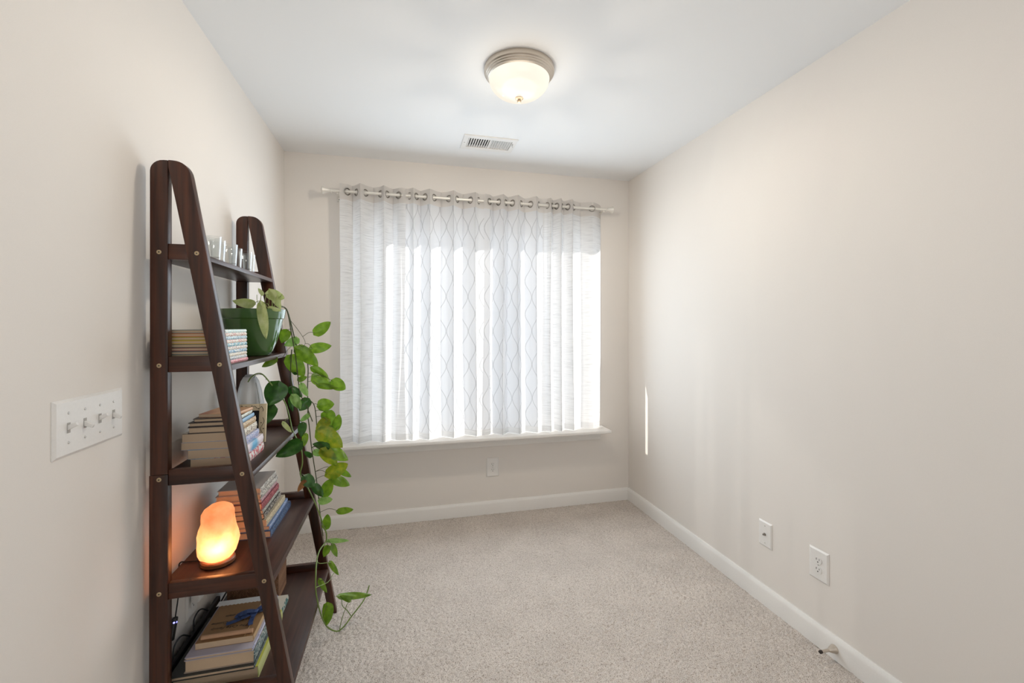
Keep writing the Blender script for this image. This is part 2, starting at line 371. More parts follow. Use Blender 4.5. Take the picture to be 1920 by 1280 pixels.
# ---------------------------------------------------------------- curtain rod and four sheer panels
RY, RZ = 2.964, 2.184
rod = thing('curtain_rod', 'pale metal curtain rod with fluted trumpet finials over the window', 'curtain rod', (.49, RY, RZ))
mrot = Matrix.Translation((-.435, RY, RZ)) @ Matrix.Rotation(PI / 2, 4, 'Y')
tube('pole', [(-.44, RY, RZ), (1.45, RY, RZ)], .0095, M['rod'], rod, 16)
FIN = [(0, 0), (.013, 0), (.016, .004), (.013, .009), (.0115, .014), (.014, .022), (.018, .034), (.0215, .046), (.026, .052), (.027, .056), (.024, .060), (.013, .063), (0, .064)]
for sgn, x0 in ((-1, -.436), (1, 1.443)):
    mt_ = Matrix.Translation((x0, RY, RZ)) @ Matrix.Rotation(PI / 2 * sgn, 4, 'Y')
    bm = bmesh.new(); add_lathe(bm, FIN, 40, mt_)
    for v in bm.verts:                                    # flutes on the flare
        d = Vector((0, v.co.y - RY, v.co.z - RZ)); a = math.atan2(d.z, d.y)
        if .013 < d.length < .0262: v.co -= d * (.06 * (1 + math.cos(10 * a)) / 2)
    obj_from_bm('finial', bm, M['rod'], rod, True)
for x0 in (-.405, 1.428):
    bm = bmesh.new(); add_box(bm, (x0 - .012, YB - .006, RZ - .045), (x0 + .012, YB, RZ + .03), .003); add_box(bm, (x0 - .006, RY - .002, RZ - .019), (x0 + .006, YB - .004, RZ - .009), .002)
    br = obj_from_bm('bracket', bm, M['rod'], rod, 'auto')
    lathe('screw', [(0, 0), (.0035, 0), (.003, .0015), (0, .002)], M['slot'], br, 10, Matrix.Translation((x0, YB - .006, RZ - .032)) @ Matrix.Rotation(PI / 2, 4, 'X'))
def panel(name, label, xs, mat, zbot, amp, start, edge=None, lead=.03, phase=0):
    """xs: where the cloth crosses the rod; between crossings it billows to alternate sides"""
    root = thing(name, label, 'curtain', ((xs[0] + xs[-1]) / 2, RY, RZ), 'sheer curtain panels on the rod')
    nodes = [xs[0] - lead] + list(xs) + [xs[-1] + lead]
    prof = []; sg = start; K = 10
    for i in range(len(nodes) - 1):
        a, b_ = nodes[i], nodes[i + 1]; A = amp * (.85 + .3 * random.random()) * min(1.15, .55 + (b_ - a) / .09)
        for j in range(K):
            t = j / K
            if i == 0: t2 = .5 + t * .5; yy = sg * A * .3 * math.sin(PI * t2); xx = a + (b_ - a) * t
            elif i == len(nodes) - 2: yy = sg * A * .3 * math.sin(PI * t * .5); xx = a + (b_ - a) * t
            else:
                yy = sg * A * math.copysign(abs(math.sin(PI * t)) ** .8, 1); tt = t + .17 * math.sin(2 * PI * t); xx = a + (b_ - a) * tt
            prof.append([xx, yy])
        sg = -sg
    prof.append([nodes[-1], -sg * amp * .27])
    if edge is not None:
        for k in range(K + 1):
            t = k / K; prof[-1 - K + k] = [xs[-1] + (edge[0] - xs[-1]) * t, (edge[1] - RY) * t ** 1.6]
    arc = [0]
    for p, q_ in zip(prof, prof[1:]): arc.append(arc[-1] + math.hypot(q_[0] - p[0], q_[1] - p[1]))
    def sheet(nm, zs, mat_, off=0):
        bm = bmesh.new(); uvl = bm.loops.layers.uv.new('UVMap'); rows = []
        for z in zs:
            h = (RZ - z) / (RZ - zbot); row = []
            for i, (x_, y_) in enumerate(prof):
                wob = .010 * h * math.sin(5.1 * arc[i] + 3 * h + phase) + .005 * h * math.sin(23 * arc[i] + 5 * h)
                sc = 1 - .10 * h
                ty = RY + y_ * sc + wob * .5
                tx = x_ + wob
                if edge is not None and i > len(prof) - 3:
                    g_ = edge[2](z); k_ = 1 if i == len(prof) - 1 else .7; tx, ty = x_ + g_[0] * k_, RY + y_ + g_[1] * k_
                row.append(bm.verts.new((tx, min(ty + off, YB - .006), z)))
            rows.append(row)
        for r in range(len(rows) - 1):
            for i in range(len(prof) - 1):
                f = bm.faces.new((rows[r][i], rows[r][i + 1], rows[r + 1][i + 1], rows[r + 1][i]))
                for l, (ii, rr) in zip(f.loops, ((i, r), (i + 1, r), (i + 1, r + 1), (i, r + 1))): l[uvl].uv = (arc[ii], zs[rr])
        return obj_from_bm(nm, bm, mat_, root, True)
    ztop, zband, zhem = RZ + .048, RZ - .052, zbot + .040
    sheet('header_band', [ztop, RZ + .02, RZ, RZ - .025, zband], M['band'])
    sheet('sheer_cloth', [zband + (zhem - zband) * k / 16 for k in range(17)], mat)
    sheet('hem', [zhem, (zhem + zbot) / 2, zbot], M['hem'])
    for i, x_ in enumerate(xs):
        bm = bmesh.new(); k = K * (i + 1); p, q_ = prof[max(k - 2, 0)], prof[min(k + 2, len(prof) - 1)]
        n_ = Vector((-(q_[1] - p[1]), q_[0] - p[0], 0)); add_torus(bm, (x_, RY, RZ), n_, .0205, .0042)
        obj_from_bm('grommet', bm, M['grommet'], root, True)
    return root
P1 = [-.345, -.290, -.236, -.141, -.101, -.030]; P2 = [.041, .085, .141, .200, .299, .353, .445, .500]
P3 = [.577, .641, .690, .739, .801, .871]; P4 = [.993, 1.030, 1.065, 1.106, 1.150, 1.192, 1.337]
def gap(z):   # the outer edge lies against the wall except low down, where a sliver of sun gets past
    return (-.020, -.020) if z < 1.04 else (0, 0)
panel('sheer_curtain', 'white slubbed sheer curtain panel beside the trailing plant', P1, M['slub'], .5815, .040, -1, lead=.046)
panel('sheer_curtain', 'sheer curtain panel with grey ogee lattice, next to the plant-side slubbed panel', P2, M['ogee'], .582, .037, 1, lead=.078, phase=1)
panel('sheer_curtain', 'sheer curtain panel with grey ogee lattice above the window-wall outlet', P3 + [.93], M['ogee'], .5825, .037, -1, lead=.042, phase=2)
panel('sheer_curtain', 'white slubbed sheer curtain panel nearest the bare wall', P4, M['slub'], .5825, .038, 1, edge=(1.445, 3.048, gap), lead=.03, phase=3)

# ---------------------------------------------------------------- ceiling lamp
LX, LY = .488, 1.837
lamp = thing('ceiling_light', 'flush ceiling light with brushed nickel rim and frosted glass bowl', 'ceiling light', (LX, LY, ZC))
mt_ = Matrix.Translation((LX, LY, ZC))
lathe('rim_pan', [(0, 0), (.150, 0), (.1525, -.006), (.151, -.020), (.146, -.024), (.1455, -.028), (.141, -.031), (.1405, -.035), (.136, -.038), (.1355, -.042), (.130, -.045), (.127, -.043), (.126, -.012), (0, -.010)], M['nickel'], lamp, 64, mt_)
m, nt, p = new_mat('frosted_lamp_glass'); nt.nodes.remove(p)
em = nd(nt, 'ShaderNodeEmission'); em.inputs[0].default_value = (1, .93, .82, 1); em.inputs[1].default_value = .56
tl = nd(nt, 'ShaderNodeBsdfTranslucent'); tl.inputs[0].default_value = (.42, .41, .39, 1); gl = nd(nt, 'ShaderNodeBsdfGlossy'); gl.inputs['Roughness'].default_value = .2
mx = nd(nt, 'ShaderNodeMixShader'); mx.inputs[0].default_value = .05; ad = nd(nt, 'ShaderNodeAddShader')
lk(nt, tl.outputs[0], mx.inputs[1]); lk(nt, gl.outputs[0], mx.inputs[2]); lk(nt, mx.outputs[0], ad.inputs[0]); lk(nt, em.outputs[0], ad.inputs[1]); lk(nt, ad.outputs[0], nt.nodes['Material Output'].inputs[0])
bowl = [(.131 * math.cos(a) ** .9, -.043 - .082 * math.sin(a)) for a in [PI / 2 * k / 12 for k in range(12)]] + [(0, -.125)]
lathe('glass_bowl', bowl, m, lamp, 64, mt_, True)
lathe('finial', [(0, -.122), (.016, -.123), (.018, -.127), (.014, -.131), (.008, -.133), (.007, -.137), (.009, -.140), (.007, -.144), (0, -.146)], plain('aged_nickel', (.34, .27, .20), .4, metal=1), lamp, 24, mt_)
for dx, dy in ((-.05, -.045), (.055, -.02)):
    d = bpy.data.lights.new('bulb', 'POINT'); d.energy = .05; d.color = (1, .90, .76); d.shadow_soft_size = .02
    o = bpy.data.objects.new('bulb', d); C.objects.link(o); o.parent = lamp; o.location = (dx, dy, -.055)
d = bpy.data.lights.new('lamp_light', 'AREA'); d.shape = 'DISK'; d.size = .20; d.energy = 6.5; d.color = (1, .89, .74)
o = bpy.data.objects.new('lamp_light', d); C.objects.link(o); o.parent = lamp; o.location = (0, 0, -.15)
for k in range(10):     # unseen area lights added below the bowl to brighten the upper walls
    a = 2 * PI * (k + .5) / 10
    d = bpy.data.lights.new('lamp_side_fill', 'AREA'); d.shape = 'RECTANGLE'; d.size = .10; d.size_y = .03; d.energy = .40; d.color = (1, .89, .74); d.spread = math.radians(72)
    o = bpy.data.objects.new('lamp_side_fill', d); C.objects.link(o); o.parent = lamp; o.location = (.06 * math.cos(a), .06 * math.sin(a), -.165)
    o.rotation_euler = Vector((math.cos(a), math.sin(a), -.17)).to_track_quat('-Z', 'Z').to_euler()
d = bpy.data.lights.new('lamp_up_fill', 'AREA'); d.shape = 'DISK'; d.size = .26; d.energy = .5; d.color = (1, .90, .76)  # added upward fill, brightens the ceiling around the lamp
o = bpy.data.objects.new('lamp_up_fill', d); C.objects.link(o); o.parent = lamp; o.location = (0, 0, -.17); o.rotation_euler = (PI, 0, 0)

# ---------------------------------------------------------------- ceiling vent
vent = thing('ceiling_vent', 'white ceiling air register with two banks of slats near the curtains', 'vent', (.507, 2.63, ZC))
bm = bmesh.new(); zt, zb = ZC, ZC - .006
for lo, hi in (((.345, 2.53), (VX0, 2.73)), ((VX1, 2.53), (.668, 2.73)), ((VX0, 2.53), (VX1, VY0)), ((VX0, VY1), (VX1, 2.73)), ((.506, VY0), (.512, VY1))):
    add_box(bm, (*lo, zb), (*hi, zt))
obj_from_bm('register_plate', bm, M['trim'], vent)
bm = bmesh.new(); add_box(bm, (VX0, VY0, ZC + .10), (VX1, VY1, ZC + .11)); e_ = .002
for lo, hi in (((VX0, VY0), (VX0 + e_, VY1)), ((VX1 - e_, VY0), (VX1, VY1)), ((VX0, VY0), (VX1, VY0 + e_)), ((VX0, VY1 - e_), (VX1, VY1))): add_box(bm, (*lo, ZC + .012), (*hi, ZC + .10))
obj_from_bm('duct_box', bm, M['duct'], vent)
bm = bmesh.new(); add_box(bm, (-.006, VY0, -.0008), (.006, VY1, .0008)); slat_me = bpy.data.meshes.new('slat'); bm.to_mesh(slat_me); bm.free(); slat_me.materials.append(M['trim'])
for bank, (a, b_, ang) in enumerate(((VX0, .506, 36), (.512, VX1, -46))):
    n_ = 9
    for k in range(n_):
        o = bpy.data.objects.new('slat', slat_me); C.objects.link(o); o.parent = vent; o.matrix_parent_inverse = world_of(vent).inverted()
        o.location = (a + (b_ - a) * (k + .5) / n_, 0, ZC + .001); o.rotation_euler = (0, math.radians(-ang), 0)
for x_ in (.358, .655): lathe('screw', [(0, 0), (.004, 0), (.003, -.0015), (0, -.002)], M['steel'], vent, 10, Matrix.Translation((x_, 2.63, zb)))
box('damper_lever', (.644, 2.585, zb - .006), (.648, 2.605, zb), M['steel'], vent)

# ---------------------------------------------------------------- wall plates
def plate_frame(origin, normal):
    """local x = along the wall, y = up, z = out of the wall"""
    n_ = Vector(normal); up = Vector((0, 0, 1)); xx = up.cross(n_)
    return Matrix((( xx.x, up.x, n_.x, origin[0]), (xx.y, up.y, n_.y, origin[1]), (xx.z, up.z, n_.z, origin[2]), (0, 0, 0, 1)))
def tbox(name, lo, hi, mat, parent, F, bev=0):
    bm = bmesh.new(); add_box(bm, lo, hi, bev); bmesh.ops.transform(bm, matrix=F, verts=bm.verts); return obj_from_bm(name, bm, mat, parent, 'auto' if bev else False)
def plate_body(w, h, F, parent):
    bm = bmesh.new(); a, b_, t = w / 2, h / 2, .0065; i = .006
    lo = [bm.verts.new(p) for p in ((-a, -b_, 0), (a, -b_, 0), (a, b_, 0), (-a, b_, 0))]; md = [bm.verts.new(p) for p in ((-a, -b_, .002), (a, -b_, .002), (a, b_, .002), (-a, b_, .002))]
    hi = [bm.verts.new(p) for p in ((-a + i, -b_ + i, t), (a - i, -b_ + i, t), (a - i, b_ - i, t), (-a + i, b_ - i, t))]
    for A, B in ((lo, md), (md, hi)):
        for k in range(4): bm.faces.new((A[k], A[(k + 1) % 4], B[(k + 1) % 4], B[k]))
    bm.faces.new(hi); bm.faces.new(lo[::-1]); bmesh.ops.transform(bm, matrix=F, verts=bm.verts); return obj_from_bm('cover_plate', bm, M['plastic'], parent)
def pscrew(x_, y_, F, parent, mat=None): return lathe('screw', [(0, .0085), (.002, .0082), (.0033, .0065), (.0033, .006), (0, .006)], mat or M['steel'], parent, 12, F @ Matrix.Translation((x_, y_, 0)))
def receptacle(F, parent):
    for y_ in (.0195, -.0195):
        pts = []
        for k in range(24):
            a = 2 * PI * k / 24; pts.append((.0165 * math.cos(a), max(-.0135, min(.0135, .0165 * math.sin(a))) + y_))
        bm = bmesh.new(); add_prism(bm, pts, 2, .006, .009); bmesh.ops.transform(bm, matrix=F, verts=bm.verts); r = obj_from_bm('receptacle', bm, M['plastic'], parent)
        tbox('slot', (-.0078, y_ + .0005, .0088), (-.0054, y_ + .0085, .0094), M['slot'], r, F); tbox('slot', (.0054, y_ + .0015, .0088), (.0074, y_ + .0080, .0094), M['slot'], r, F)
        lathe('slot', [(0, .0094), (.0026, .0094), (.0026, .0088), (0, .0088)], M['slot'], r, 12, F @ Matrix.Translation((0, y_ - .0065, 0)))
    pscrew(0, 0, F, parent)
# window wall
t = thing('outlet_plate', 'cream duplex outlet plate on the wall under the window sill', 'outlet', (.6155, YB, .328), 'wall plates')
F = plate_frame((.6155, YB, .328), (0, -1, 0)); plate_body(.090, .134, F, t); receptacle(F, t)
# bare wall
t = thing('outlet_plate', 'wide white duplex outlet plate on the bare wall', 'outlet', (XR, 1.4605, .336), 'wall plates')
F = plate_frame((XR, 1.4605, .336), (-1, 0, 0)); plate_body(.088, .128, F, t); receptacle(F, t)
t = thing('cable_plate', 'white wall plate with a single cable jack and two screws', 'outlet', (XR, 1.7375, .336), 'wall plates')
F = plate_frame((XR, 1.7375, .336), (-1, 0, 0)); plate_body(.078, .120, F, t); pscrew(0, .04, F, t); pscrew(0, -.04, F, t)
lathe('cable_jack', [(0, .019), (.0016, .019), (.0016, .017), (.0042, .017), (.0042, .0095), (.0068, .0095), (.0068, .006), (0, .006)], M['grommet'], t, 12, F)
# switches
t = thing('light_switch', 'white four-gang toggle switch plate beside the ladder shelf', 'light switch', (XL, 1.271, 1.10), 'wall plates')
F = plate_frame((XL, 1.271, 1.10), (1, 0, 0)); plate_body(.24, .128, F, t)
for k in range(4):
    x_ = -.0785 + .0523 * k; up = k in (1, 3)            # local x runs towards the camera side of the wall
    F2 = F
    sg = 1
    xl = x_
    pscrew(xl, .033, F, t); pscrew(xl, -.033, F, t)
    tbox('toggle_slot', (xl - .0050, -.0115, .0062), (xl + .0050, .0115, .0071), M['slot_grey'], t, F)
    dn = k in (1, 3)
    Ft = F @ Matrix.Translation((xl, 0, .004)) @ Matrix.Rotation(math.radians(24 if dn else -24), 4, 'X')
    bm = bmesh.new(); add_box(bm, (-.0042, -.0055, 0), (.0042, .0055, .021), .0012)
    for v in bm.verts:
        if v.co.z > .012: v.co.x *= .8; v.co.y *= .7
    bmesh.ops.transform(bm, matrix=Ft, verts=bm.verts); obj_from_bm('toggle', bm, M['plastic'], t, 'auto')
# outlet low on the shelf wall with a white plug-in adapter
t = thing('outlet_plate', 'white outlet plate on the wall behind the bottom of the ladder shelf', 'outlet', (XL, 1.79, .36), 'wall plates')
F = plate_frame((XL, 1.79, .36), (1, 0, 0)); plate_body(.080, .125, F, t); receptacle(F, t)
t = thing('plug_adapter', 'boxy white plug adapter in the outlet behind the ladder shelf', 'plug', (XL + .009, 1.79, .385))
tbox('adapter_body', (-.026, -.006, .0095), (.026, .046, .036), M['plastic'], t, F, .004); tbox('prong', (-.0075, .020, .0091), (-.0055, .028, .0099), M['steel'], t, F)
# door stop
t = thing('door_stop', 'brushed nickel door stop screwed into the baseboard', 'door stop', (XR - .014, 1.383, .045))
F = Matrix.Translation((XR - .014, 1.383, .045)) @ Matrix.Rotation(-PI / 2, 4, 'Y')
lathe('flared_base', [(0, 0), (.0165, 0), (.0165, .004), (.0145, .007), (.0125, .016), (.0085, .025), (.006, .030), (0, .031)], M['nickel'], t, 24, F)
lathe('rod', [(0, .028), (.0055, .028), (.0055, .066), (0, .066)], M['nickel'], t, 16, F)
lathe('rubber_tip', [(0, .064), (.0062, .064), (.0062, .073), (.0045, .075), (0, .075)], M['brown_rubber'], t, 16, F)

# ---------------------------------------------------------------- ladder shelf
YN, YF, TH = 1.490, 2.192, .025
SH = [1.540, 1.208, .875, .541, .208]                    # shelf tops
xf = lambda z: -.2995 - .1755 * z                        # leading edge of the slanted posts
shelf = thing('ladder_shelf', 'dark walnut A-frame ladder shelf with five tiers against the wall', 'shelf', (-.5, 1.84, 0))
XB0, XB1, ZT = -.715, -.670, 1.814
def arc_pts(cx, cz, r, a0, a1, n=6): return [(cx + r * math.cos(a0 + (a1 - a0) * k / n), cz + r * math.sin(a0 + (a1 - a0) * k / n)) for k in range(n + 1)]
ln = math.hypot(1, .1755)
for (ya, yb) in ((YN, YN + TH), (YF - TH, YF)):
    # rear post: upper and lower halves that meet at a joint
    zj = .893
    up = [(XB0, zj)] + [(XB1, zj), (XB1, ZT)] + arc_pts(XB0 + .034, ZT - .034, .034, PI / 2, PI)
    prism('rear_post_top', up, 1, ya, yb, M['wood_z'], shelf, .0012)
    lo_ = [(XB0 - .002, 0), (XB1, 0), (XB1, zj - .001), (XB0 - .002, zj - .001)]
    prism('rear_post_bottom', lo_, 1, ya, yb, M['wood_z'], shelf, .0012)
    # slanted front post
    zt = ZT + .001; xi = lambda z: -.334 - .1865 * z
    cr_, A_, B_ = Vector((xf(zt), zt)), Vector((xf(zt - .042), zt - .042)), Vector((xf(zt) - .040, zt))
    fr_ = [(xi(0), 0), (xf(0), 0)]
    for k in range(9):
        t = k / 8; q_ = A_ * (1 - t) ** 2 + cr_ * (2 * t * (1 - t)) * .96 + (A_ + B_) * (t * (1 - t)) * .04 + B_ * t * t; fr_.append((q_.x, q_.y))
    fr_ += [(XB1 + .0008, zt), (XB1 + .0008, 1.797)]
    prism('front_post', fr_, 1, ya, yb, M['wood_z'], shelf, .0012)
    for k, z in enumerate(SH):
        zt_, zb_ = z + .030, z - .016
        prism('side_rail', [(XB1, zb_), (xi(zb_), zb_), (xi(zt_), zt_), (XB1, zt_)], 1, ya + .003, yb - .003, M['wood_x'], shelf, .0008)
        if ya == YN:
            for sx in (-.692, (xf(z) + xi(z)) / 2):
                F = Matrix.Translation((sx, ya, z + .004)) @ Matrix.Rotation(PI / 2, 4, 'X')
                s = lathe('screw_head', [(0, .0006), (.0024, .0006), (.0026, .0016), (.0052, .0016), (.0064, .0006), (.0064, -.002), (0, -.002)], M['screw'], shelf, 20, F)
                lathe('socket', [(0, .0008), (.0022, .0008), (.0022, .0003), (0, .0003)], M['slot'], s, 6, F)
for z in SH:
    prism('shelf_board', [(XB0 + .002, z - .016), (xf(z - .016) - .001, z - .016), (xf(z) - .001, z), (XB0 + .002, z)], 1, YN + TH, YF - TH, M['wood_y'], shelf, .0008)

# ---------------------------------------------------------------- books
def cover_mat(name, base, second, style):
    m, nt, p = new_mat(name); p.inputs['Roughness'].default_value = .42
    tc = nd(nt, 'ShaderNodeTexCoord'); mp = nd(nt, 'ShaderNodeMapping'); lk(nt, tc.outputs['Object'], mp.inputs['Vector'])
    nz = nd(nt, 'ShaderNodeTexNoise'); nz.inputs['Detail'].default_value = 2; lk(nt, mp.outputs[0], nz.inputs['Vector'])
    if style == 'print': mp.inputs['Scale'].default_value = (1, 90, 240); nz.inputs['Scale'].default_value = 1.3; lo, hi = .52, .56
    elif style == 'floral': mp.inputs['Scale'].default_value = (70, 70, 70); nz.inputs['Scale'].default_value = 1; lo, hi = .47, .55
    elif style == 'fade': mp.inputs['Scale'].default_value = (9, 9, 9); nz.inputs['Scale'].default_value = 1; lo, hi = .42, .56
    else: mp.inputs['Scale'].default_value = (300, 300, 300); nz.inputs['Scale'].default_value = 1; lo, hi = .7, .9
    cr = nd(nt, 'ShaderNodeValToRGB'); cr.color_ramp.elements[0].position = lo; cr.color_ramp.elements[1].position = hi
    cr.color_ramp.elements[0].color = rgba(base); cr.color_ramp.elements[1].color = rgba(second)
    lk(nt, nz.outputs['Fac'], cr.inputs[0]); lk(nt, cr.outputs[0], p.inputs['Base Color'])
    return m
def book(label, x0, x1, y0, y1, z0, th, spine, cover=None, rot=0, hard=True, group=None, pages=None, name='book'):
    """lies flat, spine towards +x"""
    root = thing(name, label, 'book', ((x0 + x1) / 2, (y0 + y1) / 2, z0), group)
    t = .0022 if hard else .0008; ov = .003 if hard else .0005
    cx, cy = (x0 + x1) / 2, (y0 + y1) / 2; R = Matrix.Translation((cx, cy, z0)) @ Matrix.Rotation(math.radians(rot), 4, 'Z')
    hx, hy = (x1 - x0) / 2, (y1 - y0) / 2; th -= .0004
    def part(nm, boxes, mat, par, bev=0):
        bm = bmesh.new()
        for lo, hi in boxes: add_box(bm, lo, hi, bev)
        bmesh.ops.transform(bm, matrix=R, verts=bm.verts); return obj_from_bm(nm, bm, mat, par, 'auto' if bev else False)
    part('cover_boards', [((-hx, -hy, 0), (hx - .001, hy, t)), ((-hx, -hy, th - t), (hx - .001, hy, th))], cover or spine, root)
    # slightly rounded spine
    sp_ = [(hx - .0016, 0)] + [(hx - .0012 + .0032 * math.sin(PI * k / 6) , th * k / 6) for k in range(0, 7)] + [(hx - .0016, th)]
    sp_[1] = (hx, 0); sp_[-2] = (hx, th)
    bm = bmesh.new(); add_prism(bm, sp_, 1, -hy, hy); bmesh.ops.transform(bm, matrix=R, verts=bm.verts); obj_from_bm('spine', bm, spine, root, 'auto')
    part('page_block', [((-hx + ov, -hy + ov, t), (hx - .0016, hy - ov, th - t))], pages or M['pages'], root)
    return root
bc = [0]
def cm(base, second=None, style='plain'):
    bc[0] += 1; base = srgb(*base); second = srgb(*second) if second else tuple(c * .8 for c in base)
    return cover_mat('book_cover_%d' % bc[0], base, second, style)
# second tier: ten thin picture books
thin = [((60, 92, 104), (222, 130, 138), 'pink spine', (235, 190, 190)), ((120, 140, 140), (214, 212, 205), 'pale grey spine', (150, 160, 180)),
        ((190, 172, 140), (226, 218, 200), 'cream spine', (200, 170, 150)), ((96, 112, 110), (120, 158, 186), 'steel blue spine', (235, 235, 230)),
        ((140, 78, 72), (228, 224, 214), 'white spine above the steel blue one', (190, 150, 140)), ((112, 116, 96), (108, 164, 180), 'teal spine', (230, 232, 226)),
        ((206, 168, 76), (232, 222, 208), 'cream spine over a yellow cover', (220, 140, 130)), ((158, 148, 50), (196, 214, 218), 'pale blue spine over an olive cover', (120, 150, 170)),
        ((190, 116, 70), (230, 220, 204), 'cream spine over an orange cover', (200, 140, 130)), ((130, 132, 124), (196, 220, 218), 'pale aqua spine, topmost of the thin stack', (235, 235, 228))]
z = SH[1]
for k, (cv, spn, txt, s2) in enumerate(thin):
    j = random.uniform(-.002, .002); e2 = .728 + (.004 if k == 0 else 0) + j
    book('thin picture book with ' + txt + ' beside the green pot', -.690, -.535 + j * .5, 1.530 + j, 1.0 + e2 - .008 * (k / 9), z, .0109, cm(spn, s2, 'print'), cm(cv), group='thin picture books beside the green pot')
    z += .0109
# middle tier: eight paperbacks and hardbacks
z = SH[2]
mid = [('thick paperback with red and white floral spine, bottom of the middle stack', -.660, -.498, 1.606, 1.785, .027, ((222, 214, 210), (200, 84, 92), 'floral'), False),
       ('thick paperback with white spine fading to bright blue in the middle stack', -.667, -.503, 1.606, 1.795, .030, ((226, 214, 220), (96, 168, 208), 'fade'), False),
       ('paperback with lavender blue spine in the middle stack', -.685, -.512, 1.606, 1.775, .024, ((190, 186, 206), (120, 140, 190), 'print'), False),
       ('paperback with cream spine and small dark emblem in the middle stack', -.684, -.517, 1.608, 1.770, .027, ((224, 216, 200), (150, 130, 110), 'print'), False),
       ('thin book with tan spine in the middle stack', -.668, -.519, 1.608, 1.765, .021, ((206, 180, 140), (160, 120, 90), 'print'), True),
       ('slim book with light blue spine in the middle stack', -.668, -.521, 1.610, 1.755, .014, ((140, 176, 208), (96, 130, 176), 'plain'), True),
       ('slim book with white spine near the top of the middle stack', -.655, -.525, 1.612, 1.745, .012, ((220, 222, 212), (180, 182, 170), 'print'), True),
       ('small tan-covered book lying askew, topmost of the middle stack', -.640, -.528, 1.625, 1.745, .011, ((206, 160, 120), (170, 110, 80), 'fade'), False)]
for k, (lb, x0, x1, ya, yb, th, (c1, c2, st), hard) in enumerate(mid):
    book(lb, x0, x1, ya, yb, z, th, cm(c1, c2, st), cm((70, 60, 58)) if hard and k < 7 else None, rot=(-7 if k == 7 else random.uniform(-.8, .8)), hard=hard, group='books on the middle tier'); z += th
# fourth tier: nine books behind the salt lamp
z = SH[3]
four = [('large book with blue and dark patterned spine, bottom of the stack by the salt lamp', -.640, -.478, 1.800, 2.090, .026, ((88, 112, 150), (40, 52, 70), 'print')),
        ('large book with lavender blue spine by the salt lamp', -.640, -.486, 1.803, 2.080, .017, ((120, 150, 196), (190, 190, 206), 'print')),
        ('book with cream jacketed spine by the salt lamp', -.650, -.492, 1.800, 2.050, .026, ((222, 206, 176), (180, 170, 140), 'print')),
        ('book with black and white patterned spine by the salt lamp', -.655, -.502, 1.802, 2.030, .021, ((70, 66, 62), (196, 190, 180), 'print')),
        ('thin book with light grey spine by the salt lamp', -.655, -.506, 1.800, 2.025, .014, ((190, 188, 180), (130, 128, 122), 'print')),
        ('thick book with maroon spine by the salt lamp', -.680, -.508, 1.800, 2.020, .026, ((142, 62, 72), (180, 110, 116), 'print')),
        ('thin book with rose spine by the salt lamp', -.665, -.512, 1.803, 2.010, .013, ((190, 150, 158), (150, 100, 110), 'print')),
        ('book with white lettered spine by the salt lamp', -.660, -.512, 1.800, 2.015, .023, ((214, 210, 202), (110, 106, 104), 'print')),
        ('grey covered book with white spine, topmost of the stack by the salt lamp', -.655, -.514, 1.800, 2.005, .021, ((216, 212, 206), (140, 136, 130), 'print'))]
gc = cm((168, 160, 156))
for k, (lb, x0, x1, ya, yb, th, (c1, c2, st)) in enumerate(four):
    book(lb, x0, x1, ya, yb, z, th, cm(c1, c2, st), gc if k in (7, 8) else cm(tuple(int(v * .8) for v in c1)), rot=random.uniform(-.8, .8), group='books beside the salt lamp'); z += th
# bottom tier: big books, a kraft notebook with ribbon
z = SH[4]
g5 = 'big books on the bottom tier'
book('large book with lime yellow spine, bottom of the lowest stack', -.685, -.447, 1.545, 1.83, z, .042, cm((206, 210, 140), (150, 156, 100), 'plain'), cm((190, 190, 80)), group=g5); z += .042
book('slim book with charcoal cover between lime and teal books', -.690, -.455, 1.535, 1.82, z, .013, cm((70, 84, 86), (120, 130, 130), 'print'), cm((58, 60, 58)), group=g5); z += .013
book('thick book with teal spine and lettering in the lowest stack', -.652, -.458, 1.545, 1.82, z, .040, cm((84, 108, 112), (200, 206, 200), 'print'), cm((178, 160, 146)), group=g5); z += .040
bk = book('book in glossy lavender grey jacket under the kraft notebook', -.648, -.461, 1.540, 1.82, z, .011, cm((196, 200, 222), (150, 156, 190), 'print'), cm((176, 172, 186)), group=g5); z += .011
kr = book('brown kraft paper notebook with handwritten lines and white lace edge', -.632, -.468, 1.570, 1.79, z, .020, cm((190, 160, 120), (160, 130, 95), 'plain'), cm((150, 116, 80), (134, 100, 66), 'plain'), hard=False, group=g5); zk = z + .020
def text_mesh(body, size, shear=0):
    cu = bpy.data.curves.new('txt', 'FONT'); cu.body = body; cu.size = size; cu.shear = shear; cu.extrude = .0001; cu.resolution_u = 2
    o = bpy.data.objects.new('txt', cu); C.objects.link(o); bpy.context.view_layer.update()
    me = bpy.data.meshes.new_from_object(o.evaluated_get(bpy.context.evaluated_depsgraph_get())); bpy.data.objects.remove(o); return me
for ln_, (tx, yy, xx) in enumerate((('The Cake Family', 1.636, -.500), ('as told in Cuisine', 1.664, -.504), ('My own', 1.700, -.535))):
    me = text_mesh(tx, .0165, .35); me.transform(Matrix.Translation((xx, yy, zk + .0001)) @ Matrix.Rotation(PI, 4, 'Z')); obj_from_me('handwriting', me, M['ink'], kr)
# lace strip along the far edge of the cover: scalloped
pts = [(-.643, 1.789), (-.468, 1.789)] + [(-.468 - .175 * k / 28, 1.757 + (.004 if k % 2 else 0)) for k in range(29)]
bm = bmesh.new(); add_prism(bm, pts, 2, zk, zk + .0006); obj_from_bm('lace_strip', bm, M['whiteboard'], kr)
